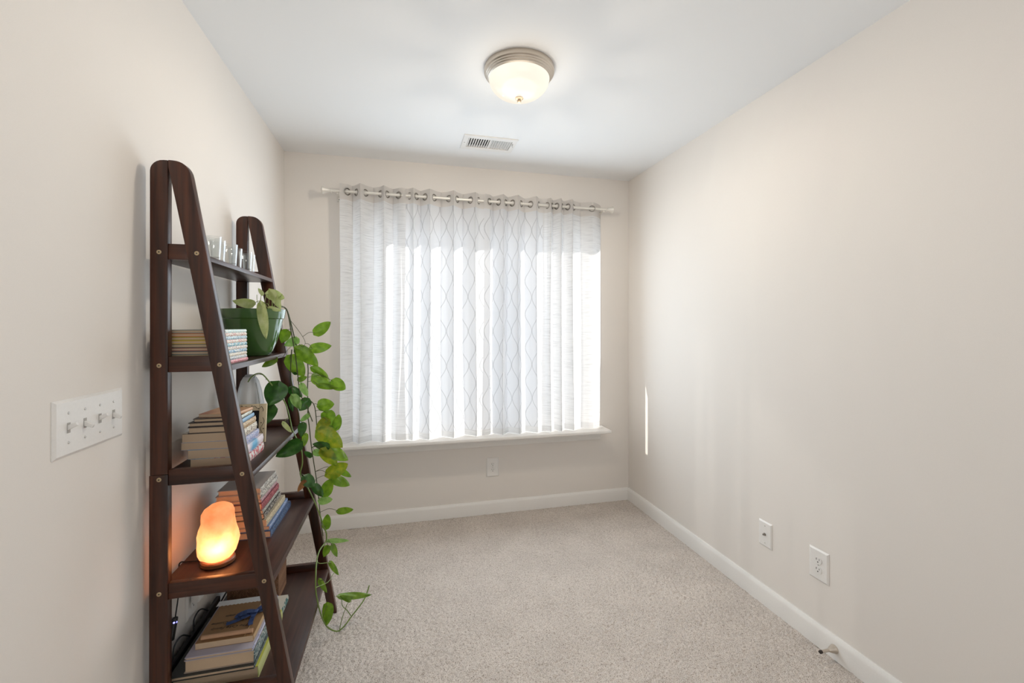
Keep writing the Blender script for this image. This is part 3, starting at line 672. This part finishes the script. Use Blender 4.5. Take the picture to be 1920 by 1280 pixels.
# rolled paper tube lying along the near edge
tube('rolled_scroll', [(-.620, 1.584, zk + .0068), (-.474, 1.584, zk + .0068)], .0068, plain('kraft_roll', srgb(190, 150, 118), .7), kr, 12)
tube('cord_band', [(-.494, 1.572, zk + .0005), (-.494, 1.788, zk + .0005)], .0011, plain('pale_cord', srgb(196, 166, 124), .7), kr, 6)
# ribbon bow
rb = thing('ribbon_bow', 'blue satin ribbon bow lying on the kraft notebook', 'ribbon', (-.494, 1.69, zk))
def ribbon(nm, pts, w):
    bm = bmesh.new(); P = spline(pts, 5); prev = None
    for i, p in enumerate(P):
        t = (P[min(i + 1, len(P) - 1)] - P[max(i - 1, 0)]).normalized(); s = t.cross(Vector((0, 0, 1)))
        s = s.normalized() if s.length > .05 else Vector((1, 0, 0)); ww = w * (1 if not isinstance(w, list) else 1)
        a, b_ = bm.verts.new(p + s * ww / 2), bm.verts.new(p - s * ww / 2)
        if prev: bm.faces.new((prev[0], prev[1], b_, a))
        prev = (a, b_)
    bmesh.ops.solidify(bm, geom=bm.faces[:], thickness=.0006); return obj_from_bm(nm, bm, M['ribbon'], rb, True)
zz = zk + .0015; kx, ky = -.494, 1.690
ribbon('loop', [(kx, ky, zz + .004), (kx - .022, ky - .006, zz + .012), (kx - .046, ky - .014, zz + .010), (kx - .052, ky - .018, zz + .004), (kx - .03, ky - .012, zz + .002), (kx, ky, zz + .003)], .021)
ribbon('loop', [(kx, ky, zz + .004), (kx + .014, ky + .006, zz + .013), (kx + .026, ky + .010, zz + .010), (kx + .024, ky + .009, zz + .003), (kx, ky, zz + .003)], .021)
ribbon('tail', [(kx, ky, zz + .004), (kx - .03, ky - .028, zz + .006), (kx - .060, ky - .040, zz + .002), (kx - .078, ky - .044, zz + .001)], .018)
ribbon('tail', [(kx, ky, zz + .004), (kx - .002, ky - .030, zz + .005), (kx - .001, ky - .058, zz + .003), (kx + .003, ky - .070, zz + .002)], .014)
box('knot', (kx - .006, ky - .006, zz), (kx + .006, ky + .006, zz + .009), M['ribbon'], rb, .003)
# behind that stack: slim teal patterned box and a woven basket
book('teal and white patterned book at the back of the bottom tier', -.640, -.455, 1.84, 1.955, SH[4], .026, cm((66, 116, 116), (214, 214, 200), 'floral'), cm((206, 200, 186)), group=g5)
bk_m, nt, p = new_mat('woven_basket'); p.inputs['Roughness'].default_value = .8
tc = nd(nt, 'ShaderNodeTexCoord'); wv = nd(nt, 'ShaderNodeTexBrick'); wv.inputs['Scale'].default_value = 55; wv.inputs['Color1'].default_value = rgba(srgb(122, 86, 62)); wv.inputs['Color2'].default_value = rgba(srgb(150, 112, 84)); wv.inputs['Mortar'].default_value = rgba(srgb(58, 38, 28))
mp = nd(nt, 'ShaderNodeMapping'); mp.inputs['Rotation'].default_value = (PI / 2, 0, PI / 2); lk(nt, tc.outputs['Object'], mp.inputs[0]); lk(nt, mp.outputs[0], wv.inputs['Vector']); lk(nt, wv.outputs['Color'], p.inputs['Base Color'])
t = thing('woven_basket', 'dark woven basket at the back of the bottom tier', 'basket', (-.56, 2.05, SH[4]))
bm = bmesh.new(); bx0, bx1, by0, by1, bz0, bz1, tk = -.68, -.494, 1.965, 2.09, SH[4] + .0005, .40, .006
for lo, hi in (((bx0, by0, bz0), (bx1, by1, bz0 + tk)), ((bx0, by0, bz0 + tk), (bx0 + tk, by1, bz1)), ((bx1 - tk, by0, bz0 + tk), (bx1, by1, bz1)), ((bx0 + tk, by0, bz0 + tk), (bx1 - tk, by0 + tk, bz1)), ((bx0 + tk, by1 - tk, bz0 + tk), (bx1 - tk, by1, bz1))): add_box(bm, lo, hi)
obj_from_bm('basket_wall', bm, bk_m, t)
bm = bmesh.new()
for z_ in (bz1,):
    add_tube(bm, [(bx0, by0, z_), (bx1, by0, z_), (bx1, by1, z_), (bx0, by1, z_), (bx0, by0, z_)], .006, 8)
obj_from_bm('rim_braid', bm, bk_m, t, 'auto')

# ---------------------------------------------------------------- power strip and cords
t = thing('power_strip', 'black power strip lying along the wall behind the lowest books', 'power strip', (-.703, 1.72, SH[4]))
box('strip_body', (-.7125, 1.56, SH[4] + .0005), (-.697, 1.95, SH[4] + .062), M['black'], t, .004)
tube('cord', spline([(-.704, 1.93, .222), (-.706, 1.99, .23), (-.708, 2.06, .23), (-.710, 2.11, .216)]), .0032, M['black'], t)
for ya in (1.60, 1.74):
    tube('cord', spline([(-.705, ya, SH[4] + .060), (-.715, ya + .03, SH[4] + .088), (-.716, ya + .08, SH[4] + .090), (-.705, ya + .12, SH[4] + .060)]), .0026, M['black'], t)
t = thing('lamp_cord', 'black lamp cord with inline switch glowing blue beside the lowest books', 'cord', (-.722, 1.64, .55))
tube('cord', spline([(-.650, 1.672, .5445), (-.700, 1.676, .5445), (-.719, 1.679, .542), (-.7235, 1.680, .52), (-.7225, 1.675, .44), (-.7225, 1.655, .378)]), .0022, M['black'], t)
tube('cord', spline([(-.7225, 1.628, .318), (-.7225, 1.618, .27), (-.721, 1.61, .235)]), .0022, M['black'], t)
F = Matrix.Translation((-.7225, 1.6415, .348)) @ Matrix.Rotation(math.radians(-24), 4, 'X')
bm = bmesh.new(); add_box(bm, (-.0065, -.0105, -.034), (.0065, .0105, .034), .005, 3); bmesh.ops.transform(bm, matrix=F, verts=bm.verts); sw = obj_from_bm('inline_switch', bm, M['black'], t, 'auto')
m, nt, p = new_mat('blue_led'); p.inputs['Base Color'].default_value = (.1, .1, .8, 1); p.inputs['Emission Color'].default_value = (.25, .25, 1, 1); p.inputs['Emission Strength'].default_value = 3
lathe('indicator_light', [(0, .001), (.0026, .0005), (.0028, -.001), (0, -.001)], m, sw, 12, F @ Matrix.Translation((.0067, 0, .018)) @ Matrix.Rotation(PI / 2, 4, 'Y'))
lathe('indicator_light', [(0, .001), (.0026, .0005), (.0028, -.001), (0, -.001)], m, sw, 12, F @ Matrix.Translation((.003, -.0106, .018)) @ Matrix.Rotation(PI / 2, 4, 'X'))
# loose cord loop under the fourth tier's front edge
t = tube('hanging_cord', spline([onY(558, 983, 2.02) , onY(556, 1000, 2.015), onY(550, 1018, 2.0), onY(544, 1030, 1.99), onY(541, 1031, 1.975), onY(540, 1024, 1.965)]), .0022, plain('grey_cord', srgb(110, 92, 80), .5))
tag(t, 'short grey-brown cord loop hanging below the salt lamp tier', 'cord')

# ---------------------------------------------------------------- salt lamp
sx, sy, sz = -.598, 1.652, SH[3]
lampS = thing('salt_lamp', 'glowing orange salt crystal lamp on a wooden base', 'salt lamp', (sx, sy, sz))
lathe('wood_base', [(0, .0004), (.046, .0004), (.050, .004), (.050, .014), (.046, .018), (0, .018)], wood('lamp_base_wood', 0, (.12, .04, .015), (.28, .11, .04)), lampS, 40, Matrix.Translation((sx, sy, sz)))
prof = [(.0, .018), (.040, .018), (.050, .026), (.058, .040), (.063, .058), (.064, .078), (.061, .098), (.056, .118), (.052, .136), (.051, .152), (.049, .168), (.043, .182), (.030, .192), (.012, .196), (0, .1965)]
bm = bmesh.new(); add_lathe(bm, [(a * .94, b_) for a, b_ in prof], 40, Matrix.Translation((sx, sy, sz)))
for v in bm.verts:
    d = v.co - Vector((sx, sy, sz)); h = d.z / .196
    if d.z > .02:
        nv = noise.noise(d * 22) * .0055 + noise.noise(d * 60) * .0022
        r_ = Vector((d.x, d.y, 0)); v.co += (r_.normalized() if r_.length > 1e-4 else Vector((0, 0, 1))) * nv
        v.co.z += noise.noise(d * 30 + Vector((5, 0, 0))) * .003
        v.co.x += (.007 * h * h - .004 * h)
m, nt, p = new_mat('salt_crystal'); nt.nodes.remove(p)
tc = nd(nt, 'ShaderNodeTexCoord'); nz = nd(nt, 'ShaderNodeTexNoise'); nz.inputs['Scale'].default_value = 26; nz.inputs['Detail'].default_value = 5; lk(nt, tc.outputs['Object'], nz.inputs['Vector'])
cr = nd(nt, 'ShaderNodeValToRGB'); cr.color_ramp.elements[0].position = .3; cr.color_ramp.elements[1].position = .7
cr.color_ramp.elements[0].color = (.90, .46, .24, 1); cr.color_ramp.elements[1].color = (1.0, .66, .42, 1); lk(nt, nz.outputs['Fac'], cr.inputs[0])
tl = nd(nt, 'ShaderNodeBsdfTranslucent'); df = nd(nt, 'ShaderNodeBsdfDiffuse'); lk(nt, cr.outputs[0], tl.inputs[0]); lk(nt, cr.outputs[0], df.inputs[0])
mx = nd(nt, 'ShaderNodeMixShader'); mx.inputs[0].default_value = .6; tp = nd(nt, 'ShaderNodeBsdfTransparent'); tp.inputs[0].default_value = (1, .55, .3, 1); mx3 = nd(nt, 'ShaderNodeMixShader'); mx3.inputs[0].default_value = .16; lk(nt, df.outputs[0], mx.inputs[1]); lk(nt, tl.outputs[0], mx.inputs[2])
em = nd(nt, 'ShaderNodeEmission'); em.inputs[1].default_value = .12; lk(nt, cr.outputs[0], em.inputs[0]); ad = nd(nt, 'ShaderNodeAddShader'); lk(nt, mx.outputs[0], mx3.inputs[1]); lk(nt, tp.outputs[0], mx3.inputs[2]); lk(nt, mx3.outputs[0], ad.inputs[0]); lk(nt, em.outputs[0], ad.inputs[1])
b = nd(nt, 'ShaderNodeBump'); b.inputs['Strength'].default_value = .5; b.inputs['Distance'].default_value = .004; lk(nt, nz.outputs['Fac'], b.inputs['Height']); lk(nt, b.outputs[0], df.inputs['Normal'])
lk(nt, ad.outputs[0], nt.nodes['Material Output'].inputs[0])
obj_from_bm('salt_crystal', bm, m, lampS, True)
d = bpy.data.lights.new('salt_bulb', 'POINT'); d.energy = .46; d.color = (1, .62, .34); d.shadow_soft_size = .012
o = bpy.data.objects.new('salt_bulb', d); C.objects.link(o); o.parent = lampS; o.location = (.010, -.030, .070)

# ---------------------------------------------------------------- drinking glasses on the top tier
zt = SH[0]
gp = [(0, .0005), (.0165, .0005), (.019, .002), (.0235, .078), (.0240, .080), (.0232, .0805), (.0222, .079), (.0185, .014), (.015, .0115), (0, .0115)]
bm = bmesh.new(); add_lathe(bm, gp, 32); gme = bpy.data.meshes.new('glass_body'); bm.to_mesh(gme); bm.free(); gme.materials.append(M['glass']); gme.polygons.foreach_set('use_smooth', [True] * len(gme.polygons)); gme.set_sharp_from_angle(angle=math.radians(40))
gl_lab = ['first from the near post', 'second from the near post', 'third from the near post', 'third from the far post', 'second from the far post', 'beside the far post']
for k, yy in enumerate((1.63, 1.70, 1.775, 1.86, 1.935, 2.01)):
    o = bpy.data.objects.new('drinking_glass', gme); C.objects.link(o); o.location = (xf(zt) - .034 - (.012 if k % 2 else 0), yy, zt)
    tag(o, 'clear small tumbler on the top tier, ' + gl_lab[k], 'glass', 'clear tumblers on the top tier')

# ---------------------------------------------------------------- picture frame, white card and glass bottle on the middle tier
t = thing('picture_frame', 'cream picture frame with painted scrolls and dots behind the middle books', 'picture frame', (-.585, 1.875, SH[2]))
a = onY(505, 826, 1.90); lean = math.radians(-9)
F = Matrix.Translation((-.600, 1.893, SH[2] + .0006)) @ Matrix.Rotation(lean, 4, 'X')
def fr_box(nm, lo, hi, mat, bev=0): return tbox(nm, lo, hi, mat, t, F, bev)
W2, HH, fw = .078, .148, .026
for nm, lo, hi in (('frame_side', (-W2, -.006, 0), (-W2 + fw, .006, HH)), ('frame_side', (W2 - fw, -.006, 0), (W2, .006, HH)), ('frame_bottom', (-W2 + fw, -.006, 0), (W2 - fw, .006, fw)), ('frame_top', (-W2 + fw, -.006, HH - fw), (W2 - fw, .006, HH))): fr_box(nm, lo, hi, M['cream'], .0015)
fr_box('black_mount', (-W2 + fw, -.001, fw), (W2 - fw, .004, HH - fw), M['blackboard'])
def ink(pts, r=.0009):
    bm = bmesh.new(); add_tube(bm, spline([Vector((x_, -.0064, z_)) for x_, z_ in pts], 4), r, 4); bmesh.ops.transform(bm, matrix=F, verts=bm.verts); obj_from_bm('scroll_line', bm, M['ink'], t)
def dot(x_, z_): lathe('painted_dot', [(0, .001), (.0022, .0006), (.0022, -.0004), (0, -.0004)], M['ink'], t, 10, F @ Matrix.Translation((x_, -.006, z_)) @ Matrix.Rotation(PI / 2, 4, 'X'))
ink([(-.002 + .062 * k / 16, HH - .014 + .0055 * math.sin(k * PI * 4.2 / 16)) for k in range(17)] + [(.067, HH - .022), (.066, HH - .030)])
ink([(.066 + .0055 * math.sin(k * PI * 3 / 12), .010 + .085 * k / 12) for k in range(13)])
ink([(-.018, HH - .020), (-.024, HH - .010), (-.019, HH - .006), (-.014, HH - .012), (-.010, HH - .006), (-.006, HH - .011), (-.014, HH - .021)])
for q_ in ((.010, HH - .020), (.026, HH - .008), (.050, HH - .019), (.060, .018), (.070, .052), (.061, .075)): dot(*q_)
box('easel_strut', (-.604, 1.9195, SH[2] + .0006), (-.596, 1.9235, SH[2] + .085), M['blackboard'], t)
t = thing('glass_bottle', 'cloudy white bell-shaped bottle behind the picture frame', 'bottle', (-.630, 2.07, SH[2]))
m, nt, p = new_mat('cloudy_glass'); p.inputs['Base Color'].default_value = (.88, .89, .90, 1); p.inputs['Roughness'].default_value = .3; p.inputs['Transmission Weight'].default_value = .55
lathe('bottle_body', [(0, .0006), (.052, .0006), (.057, .006), (.057, .060), (.055, .110), (.050, .150), (.042, .190), (.034, .220), (.024, .238), (.0, .242)], m, t, 36, Matrix.Translation((-.630, 2.07, SH[2])))
lathe('collar', [(0, .236), (.020, .236), (.021, .240), (.016, .247), (0, .249)], plain('grey_cap', (.55, .57, .58), .5), t, 24, Matrix.Translation((-.630, 2.07, SH[2])))
tube('hanging_string', spline([(-.600, 2.046, SH[2] + .215), (-.586, 2.030, SH[2] + .160), (-.577, 2.022, SH[2] + .10), (-.574, 2.018, SH[2] + .085)]), .0012, plain('grey_string', (.25, .25, .25), .8), t)
lathe('pendant_bead', [(0, -.005), (.004, -.003), (.0045, 0), (.004, .003), (0, .005)], M['slot'], t, 12, Matrix.Translation((-.574, 2.018, SH[2] + .082)))

# ---------------------------------------------------------------- green pot with trailing pothos
PX, PY, PZ = -.590, 1.980, SH[1]
plant = thing('potted_pothos', 'pothos in a glossy green pot with long vines trailing to the carpet', 'potted plant', (PX, PY, PZ))
lathe('pot', [(0, .0006), (.058, .0006), (.063, .004), (.072, .022), (.086, .060), (.098, .100), (.106, .138), (.108, .148), (.1125, .151), (.114, .158), (.1175, .184), (.118, .187), (.114, .188), (.108, .165), (.102, .12), (.06, .02), (0, .018)], M['pot'], plant, 64, Matrix.Translation((PX, PY, PZ)))
lathe('soil', [(.107, .160), (.06, .163), (0, .165)], M['soil'], plant, 32, Matrix.Translation((PX, PY, PZ)))
VY = 2.055
def vy(py): return VY
vines = []
def vine(pix, ys, r0=.0026, r1=.0019, mat='stem'):
    if isinstance(ys, (int, float)): ys = [ys] * len(pix)
    P = spline([onY(x_, y_, Y) for (x_, y_), Y in zip(pix, ys)], 4)
    n_ = len(P); o = tube('vine', P, [r0 + (r1 - r0) * i / (n_ - 1) for i in range(n_)], M[mat], plant, 6); vines.append(P); return P
def lerp_ys(n, a, b_): return [a + (b_ - a) * k / (n - 1) for k in range(n)]
vine([(520, 572), (533, 576), (540, 588), (546, 622), (552, 655), (557, 690), (560, 720), (563, 740), (572, 755), (586, 790)], [1.99, 2.02, 2.03, 2.045, 2.055, 2.06, 2.06, 2.06, 2.06, 2.06])
vine([(524, 574), (536, 578), (543, 596), (550, 624), (557, 650), (566, 648), (577, 683), (577, 715), (577, 745), (588, 757), (592, 775), (594, 800)], [1.99, 2.03, 2.04, 2.06, 2.07, 2.075, 2.08, 2.08, 2.08, 2.08, 2.08, 2.08])
vine([(547, 655), (545, 690), (547, 725), (552, 748), (560, 775), (562, 800), (563, 822)], 2.05)
vine([(580, 757), (577, 775), (580, 800), (583, 830), (588, 865), (592, 890), (596, 920), (600, 960), (603, 985), (606, 1005)], 2.075, .0025, .0018)
L5 = [(465, 716), (472, 706), (483, 700), (494, 703), (510, 722), (525, 740), (536, 758), (543, 782), (548, 805), (556, 822), (565, 842), (567, 868), (563, 888), (572, 905), (585, 930), (598, 960), (606, 985), (612, 1000), (611, 1015), (600, 1030), (594, 1050), (592, 1080), (592, 1105), (597, 1135), (605, 1160)]
Y5 = [2.0, 2.0, 2.0, 2.0, 2.005, 2.01, 2.02, 2.03, 2.04, 2.05, 2.06, 2.06, 2.06, 2.06, 2.06, 2.06, 2.06, 2.06, 2.06, 2.00, 1.94, 1.86, 1.85, 1.87, 1.93]
L5 += [(615, 1176), (632, 1183), (645, 1174), (660, 1154), (680, 1128), (688, 1111), (692.5, 1097)]; Y5 += [1.985, 2.018, 2.03, 2.06, 2.10, 2.13, 2.15]
vine(L5, Y5, .0026, .0030, 'stem_l')
vine([(476, 708), (480, 703), (490, 702), (497, 705), (499, 712)], 2.0, .0012, .0008, 'stem')
vine([(594, 1053), (600, 1056), (610, 1055), (620, 1054)], [1.935, 1.96, 2.0, 2.03], .0019, .0014, 'stem_l')
vine([(592, 1101), (605, 1096), (616, 1090), (622, 1080), (626, 1074)], [1.85, 1.88, 1.93, 1.97, 2.0], .0017, .0012, 'stem_l')
vine([(636, 1184), (641, 1160), (648, 1140), (654, 1125)], [2.02, 2.03, 2.035, 2.04], .0016, .0012, 'stem_l')
vine([(658, 1154), (650, 1143), (642, 1135), (640, 1120)], [2.055, 2.05, 2.045, 2.04], .0018, .0014, 'stem_l')
vine([(541, 596), (560, 620), (572, 640), (568, 650), (560, 644)], 2.05, .0012, .0008)
vine([(530, 672), (536, 660), (545, 650)], 2.04, .0012, .0010)
allv = [p for P in vines for p in P]
def leaf(b_px, t_px, wpx, kind, Y=None, dY=0, tilt=None, petiole=True, curl=.10):
    Y = VY if Y is None else Y
    P0, P1 = onY(*b_px, Y), onY(*t_px, Y + dY); d = P1 - P0; L = d.length; d.normalize()
    mid_ = (P0 + P1) / 2; view = (mid_ - Vector((0, 0, CAMH))); depth = view.x * S_ + view.y * C_; view.normalize()
    tilt = random.uniform(-30, 30) if tilt is None else tilt
    side = d.cross(view).normalized(); nrm = side.cross(d).normalized()
    R = Matrix.Rotation(math.radians(tilt), 3, d); side = R @ side; nrm = R @ nrm
    W = wpx * depth / FPX / max(.5, math.cos(math.radians(tilt))) / 2
    bm = bmesh.new(); N, K = 11, 3; rows = []
    for i in range(N + 1):
        t = i / N; hw = W * 2.25 * (t ** .40) * ((1 - t) ** .80) if 0 < t < 1 else 0
        row = []
        for j in range(-K, K + 1):
            s = j / K; back = -.20 * L * abs(s) ** 1.5 * (1 - t) ** 3
            tt = t * L + back
            p = P0 + d * tt + side * (hw * s) + nrm * (abs(s) * hw * .28 - curl * L * (t - .4) ** 2 * 1.2 - .02 * L * math.sin(9 * t + j))
            row.append(bm.verts.new(p))
        rows.append(row)
    for A, B in zip(rows, rows[1:]):
        for j in range(2 * K): bm.faces.new((A[j], A[j + 1], B[j + 1], B[j]))
    bmesh.ops.remove_doubles(bm, verts=bm.verts, dist=1e-5)
    o = obj_from_bm('leaf', bm, LM[kind], plant, True)
    if petiole:
        c = min(allv, key=lambda v: (v - (P0 + Vector((0, 0, .015)))).length); dist = (c - P0).length
        if .004 < dist < .12:
            m_ = (c + P0) / 2 + Vector((0, 0, dist * .18)); bm = bmesh.new(); add_tube(bm, spline([c, m_, P0, P0 + d * L * .06], 4), .0011, 5)
            obj_from_bm('petiole', bm, M['stem_l'] if kind in 'lp' else M['stem'], plant, True)
    return o
LV = [((593, 624), (620, 603), 20, 'g', 2.08), ((585.5, 653), (622, 648), 19, 'g', 2.08), ((537, 621), (528, 643), 18, 'g', 2.06), ((557, 637), (533, 648), 16, 'l', 2.06),
      ((559, 655), (597, 686), 24, 'g', 2.05), ((543, 672), (571, 705), 28, 'g', 2.07), ((516, 673), (491, 688), 13, 'g', 2.0), ((587, 691), (616, 707), 14, 'g', 2.08),
      ((590, 705), (620, 719), 25, 'g', 2.075), ((599, 723), (635, 727), 11, 'g', 2.07), ((625, 715), (648, 730), 22, 'g', 2.08), ((566, 721), (577, 743), 12, 'l', 2.05),
      ((521, 721), (505, 760), 38, 'd', 2.0), ((545, 728), (567, 744), 16, 'd', 2.07), ((549, 743), (564, 767), 16, 'l', 2.04), ((577, 750), (561, 770), 20, 'd', 2.06),
      ((599, 761), (627, 757), 23, 'g', 2.08), ((612, 774), (622, 801), 24, 'g', 2.085), ((614, 788), (592, 806), 19, 'y', 2.07), ((600, 811), (643, 838), 32, 'y', 2.06),
      ((614, 838), (586, 832), 15, 'd', 2.055), ((612, 838), (653, 863), 24, 'g', 2.07), ((560, 832), (517, 856), 27, 'd', 2.03), ((568, 795), (565, 819), 15, 'd', 2.045),
      ((573, 815), (570, 837), 11, 'g', 2.05), ((509, 764), (482, 802), 27, 'd', 1.995), ((510, 762), (489, 776), 10, 'd', 2.0), ((544, 748), (549, 772), 9, 'd', 2.08),
      ((532, 793), (547, 811), 8, 'p', 2.02), ((578, 778), (562, 790), 9, 'l', 2.06), ((606, 845), (632, 873), 22, 'y', 2.05), ((616, 889), (653, 869), 25, 'y', 2.055), ((636, 881), (659, 894), 11, 'g', 2.08),
      ((626, 896), (656, 910), 18, 'g', 2.08), ((607, 926), (622, 897), 21, 'g', 2.06), ((600, 938), (624, 936), 14, 'l', 2.06), ((590, 845), (604, 853), 13, 'l', 2.09),
      ((572, 894), (589, 913), 21, 'd', 2.05), ((589, 911), (606, 931), 15, 'd', 2.05), ((571, 903), (558, 922), 10, 'b', 2.04), ((635, 958), (663, 955), 12, 'g', 2.08),
      ((610, 989), (615, 963), 15, 'g', 2.065), ((618, 1014), (655, 1013), 8, 'l', 2.08), ((615, 1025), (607, 1044), 13, 'g', 2.065), ((624, 1022), (632, 1044), 10, 'g', 2.07),
      ((620, 1055), (635, 1078), 9, 'g', 2.03), ((641, 1117), (697, 1115), 12, 'g', 2.05), ((614, 1135), (613, 1172), 19, 'g', 1.97), ((600, 1088), (613, 1111), 9, 'g', 1.93), ((655, 1126), (637, 1116), 8, 'g', 2.04),
      ((473, 569), (436, 564), 17, 'p', 1.93), ((490, 574), (499, 636), 17, 'p', 1.862), ((503, 551), (534, 559), 20, 'p', 1.95), ((508, 547), (527, 580), 14, 'p', 1.93), ((506, 577), (528, 583), 8, 'p', 1.90), ((492, 552), (484, 540), 7, 'p', 1.97),
      ((630, 803), (636, 776), 16, 'g', 2.09), ((583, 855), (570, 846), 9, 'd', 2.08), ((556, 700), (545, 690), 8, 'd', 2.07), ((560, 712), (576, 706), 10, 'g', 2.09)]
for (b_px, t_px, w, kd, Y) in LV:
    inpot = kd == 'p' and b_px[1] < 600
    leaf(b_px, t_px, w, kd, Y, random.uniform(-.015, .015), tilt=random.uniform(-22, 22), petiole=not inpot)
    if inpot:
        P0 = onY(*b_px, Y); c = Vector((PX + .05 + random.uniform(-.02, .03), PY - .02 + random.uniform(-.03, .03), PZ + .158))
        bm = bmesh.new(); add_tube(bm, spline([c, (c + P0) / 2 + Vector((0, 0, .035)), P0], 5), .0013, 5); obj_from_bm('petiole', bm, LM['p'], plant, True)
for k in range(7):     # bare pale stalks rising from the soil
    c = Vector((PX + .04 + .01 * k, PY - .03 + random.uniform(-.03, .03), PZ + .158)); e2 = onY(484 + 8 * k + random.uniform(-4, 4), 548 + random.uniform(0, 22), 1.93)
    bm = bmesh.new(); add_tube(bm, spline([c, (c + e2) / 2 + Vector((random.uniform(-.01, .01), 0, .02)), e2], 5), .0011, 5); obj_from_bm('stalk', bm, LM['p'], plant, True)
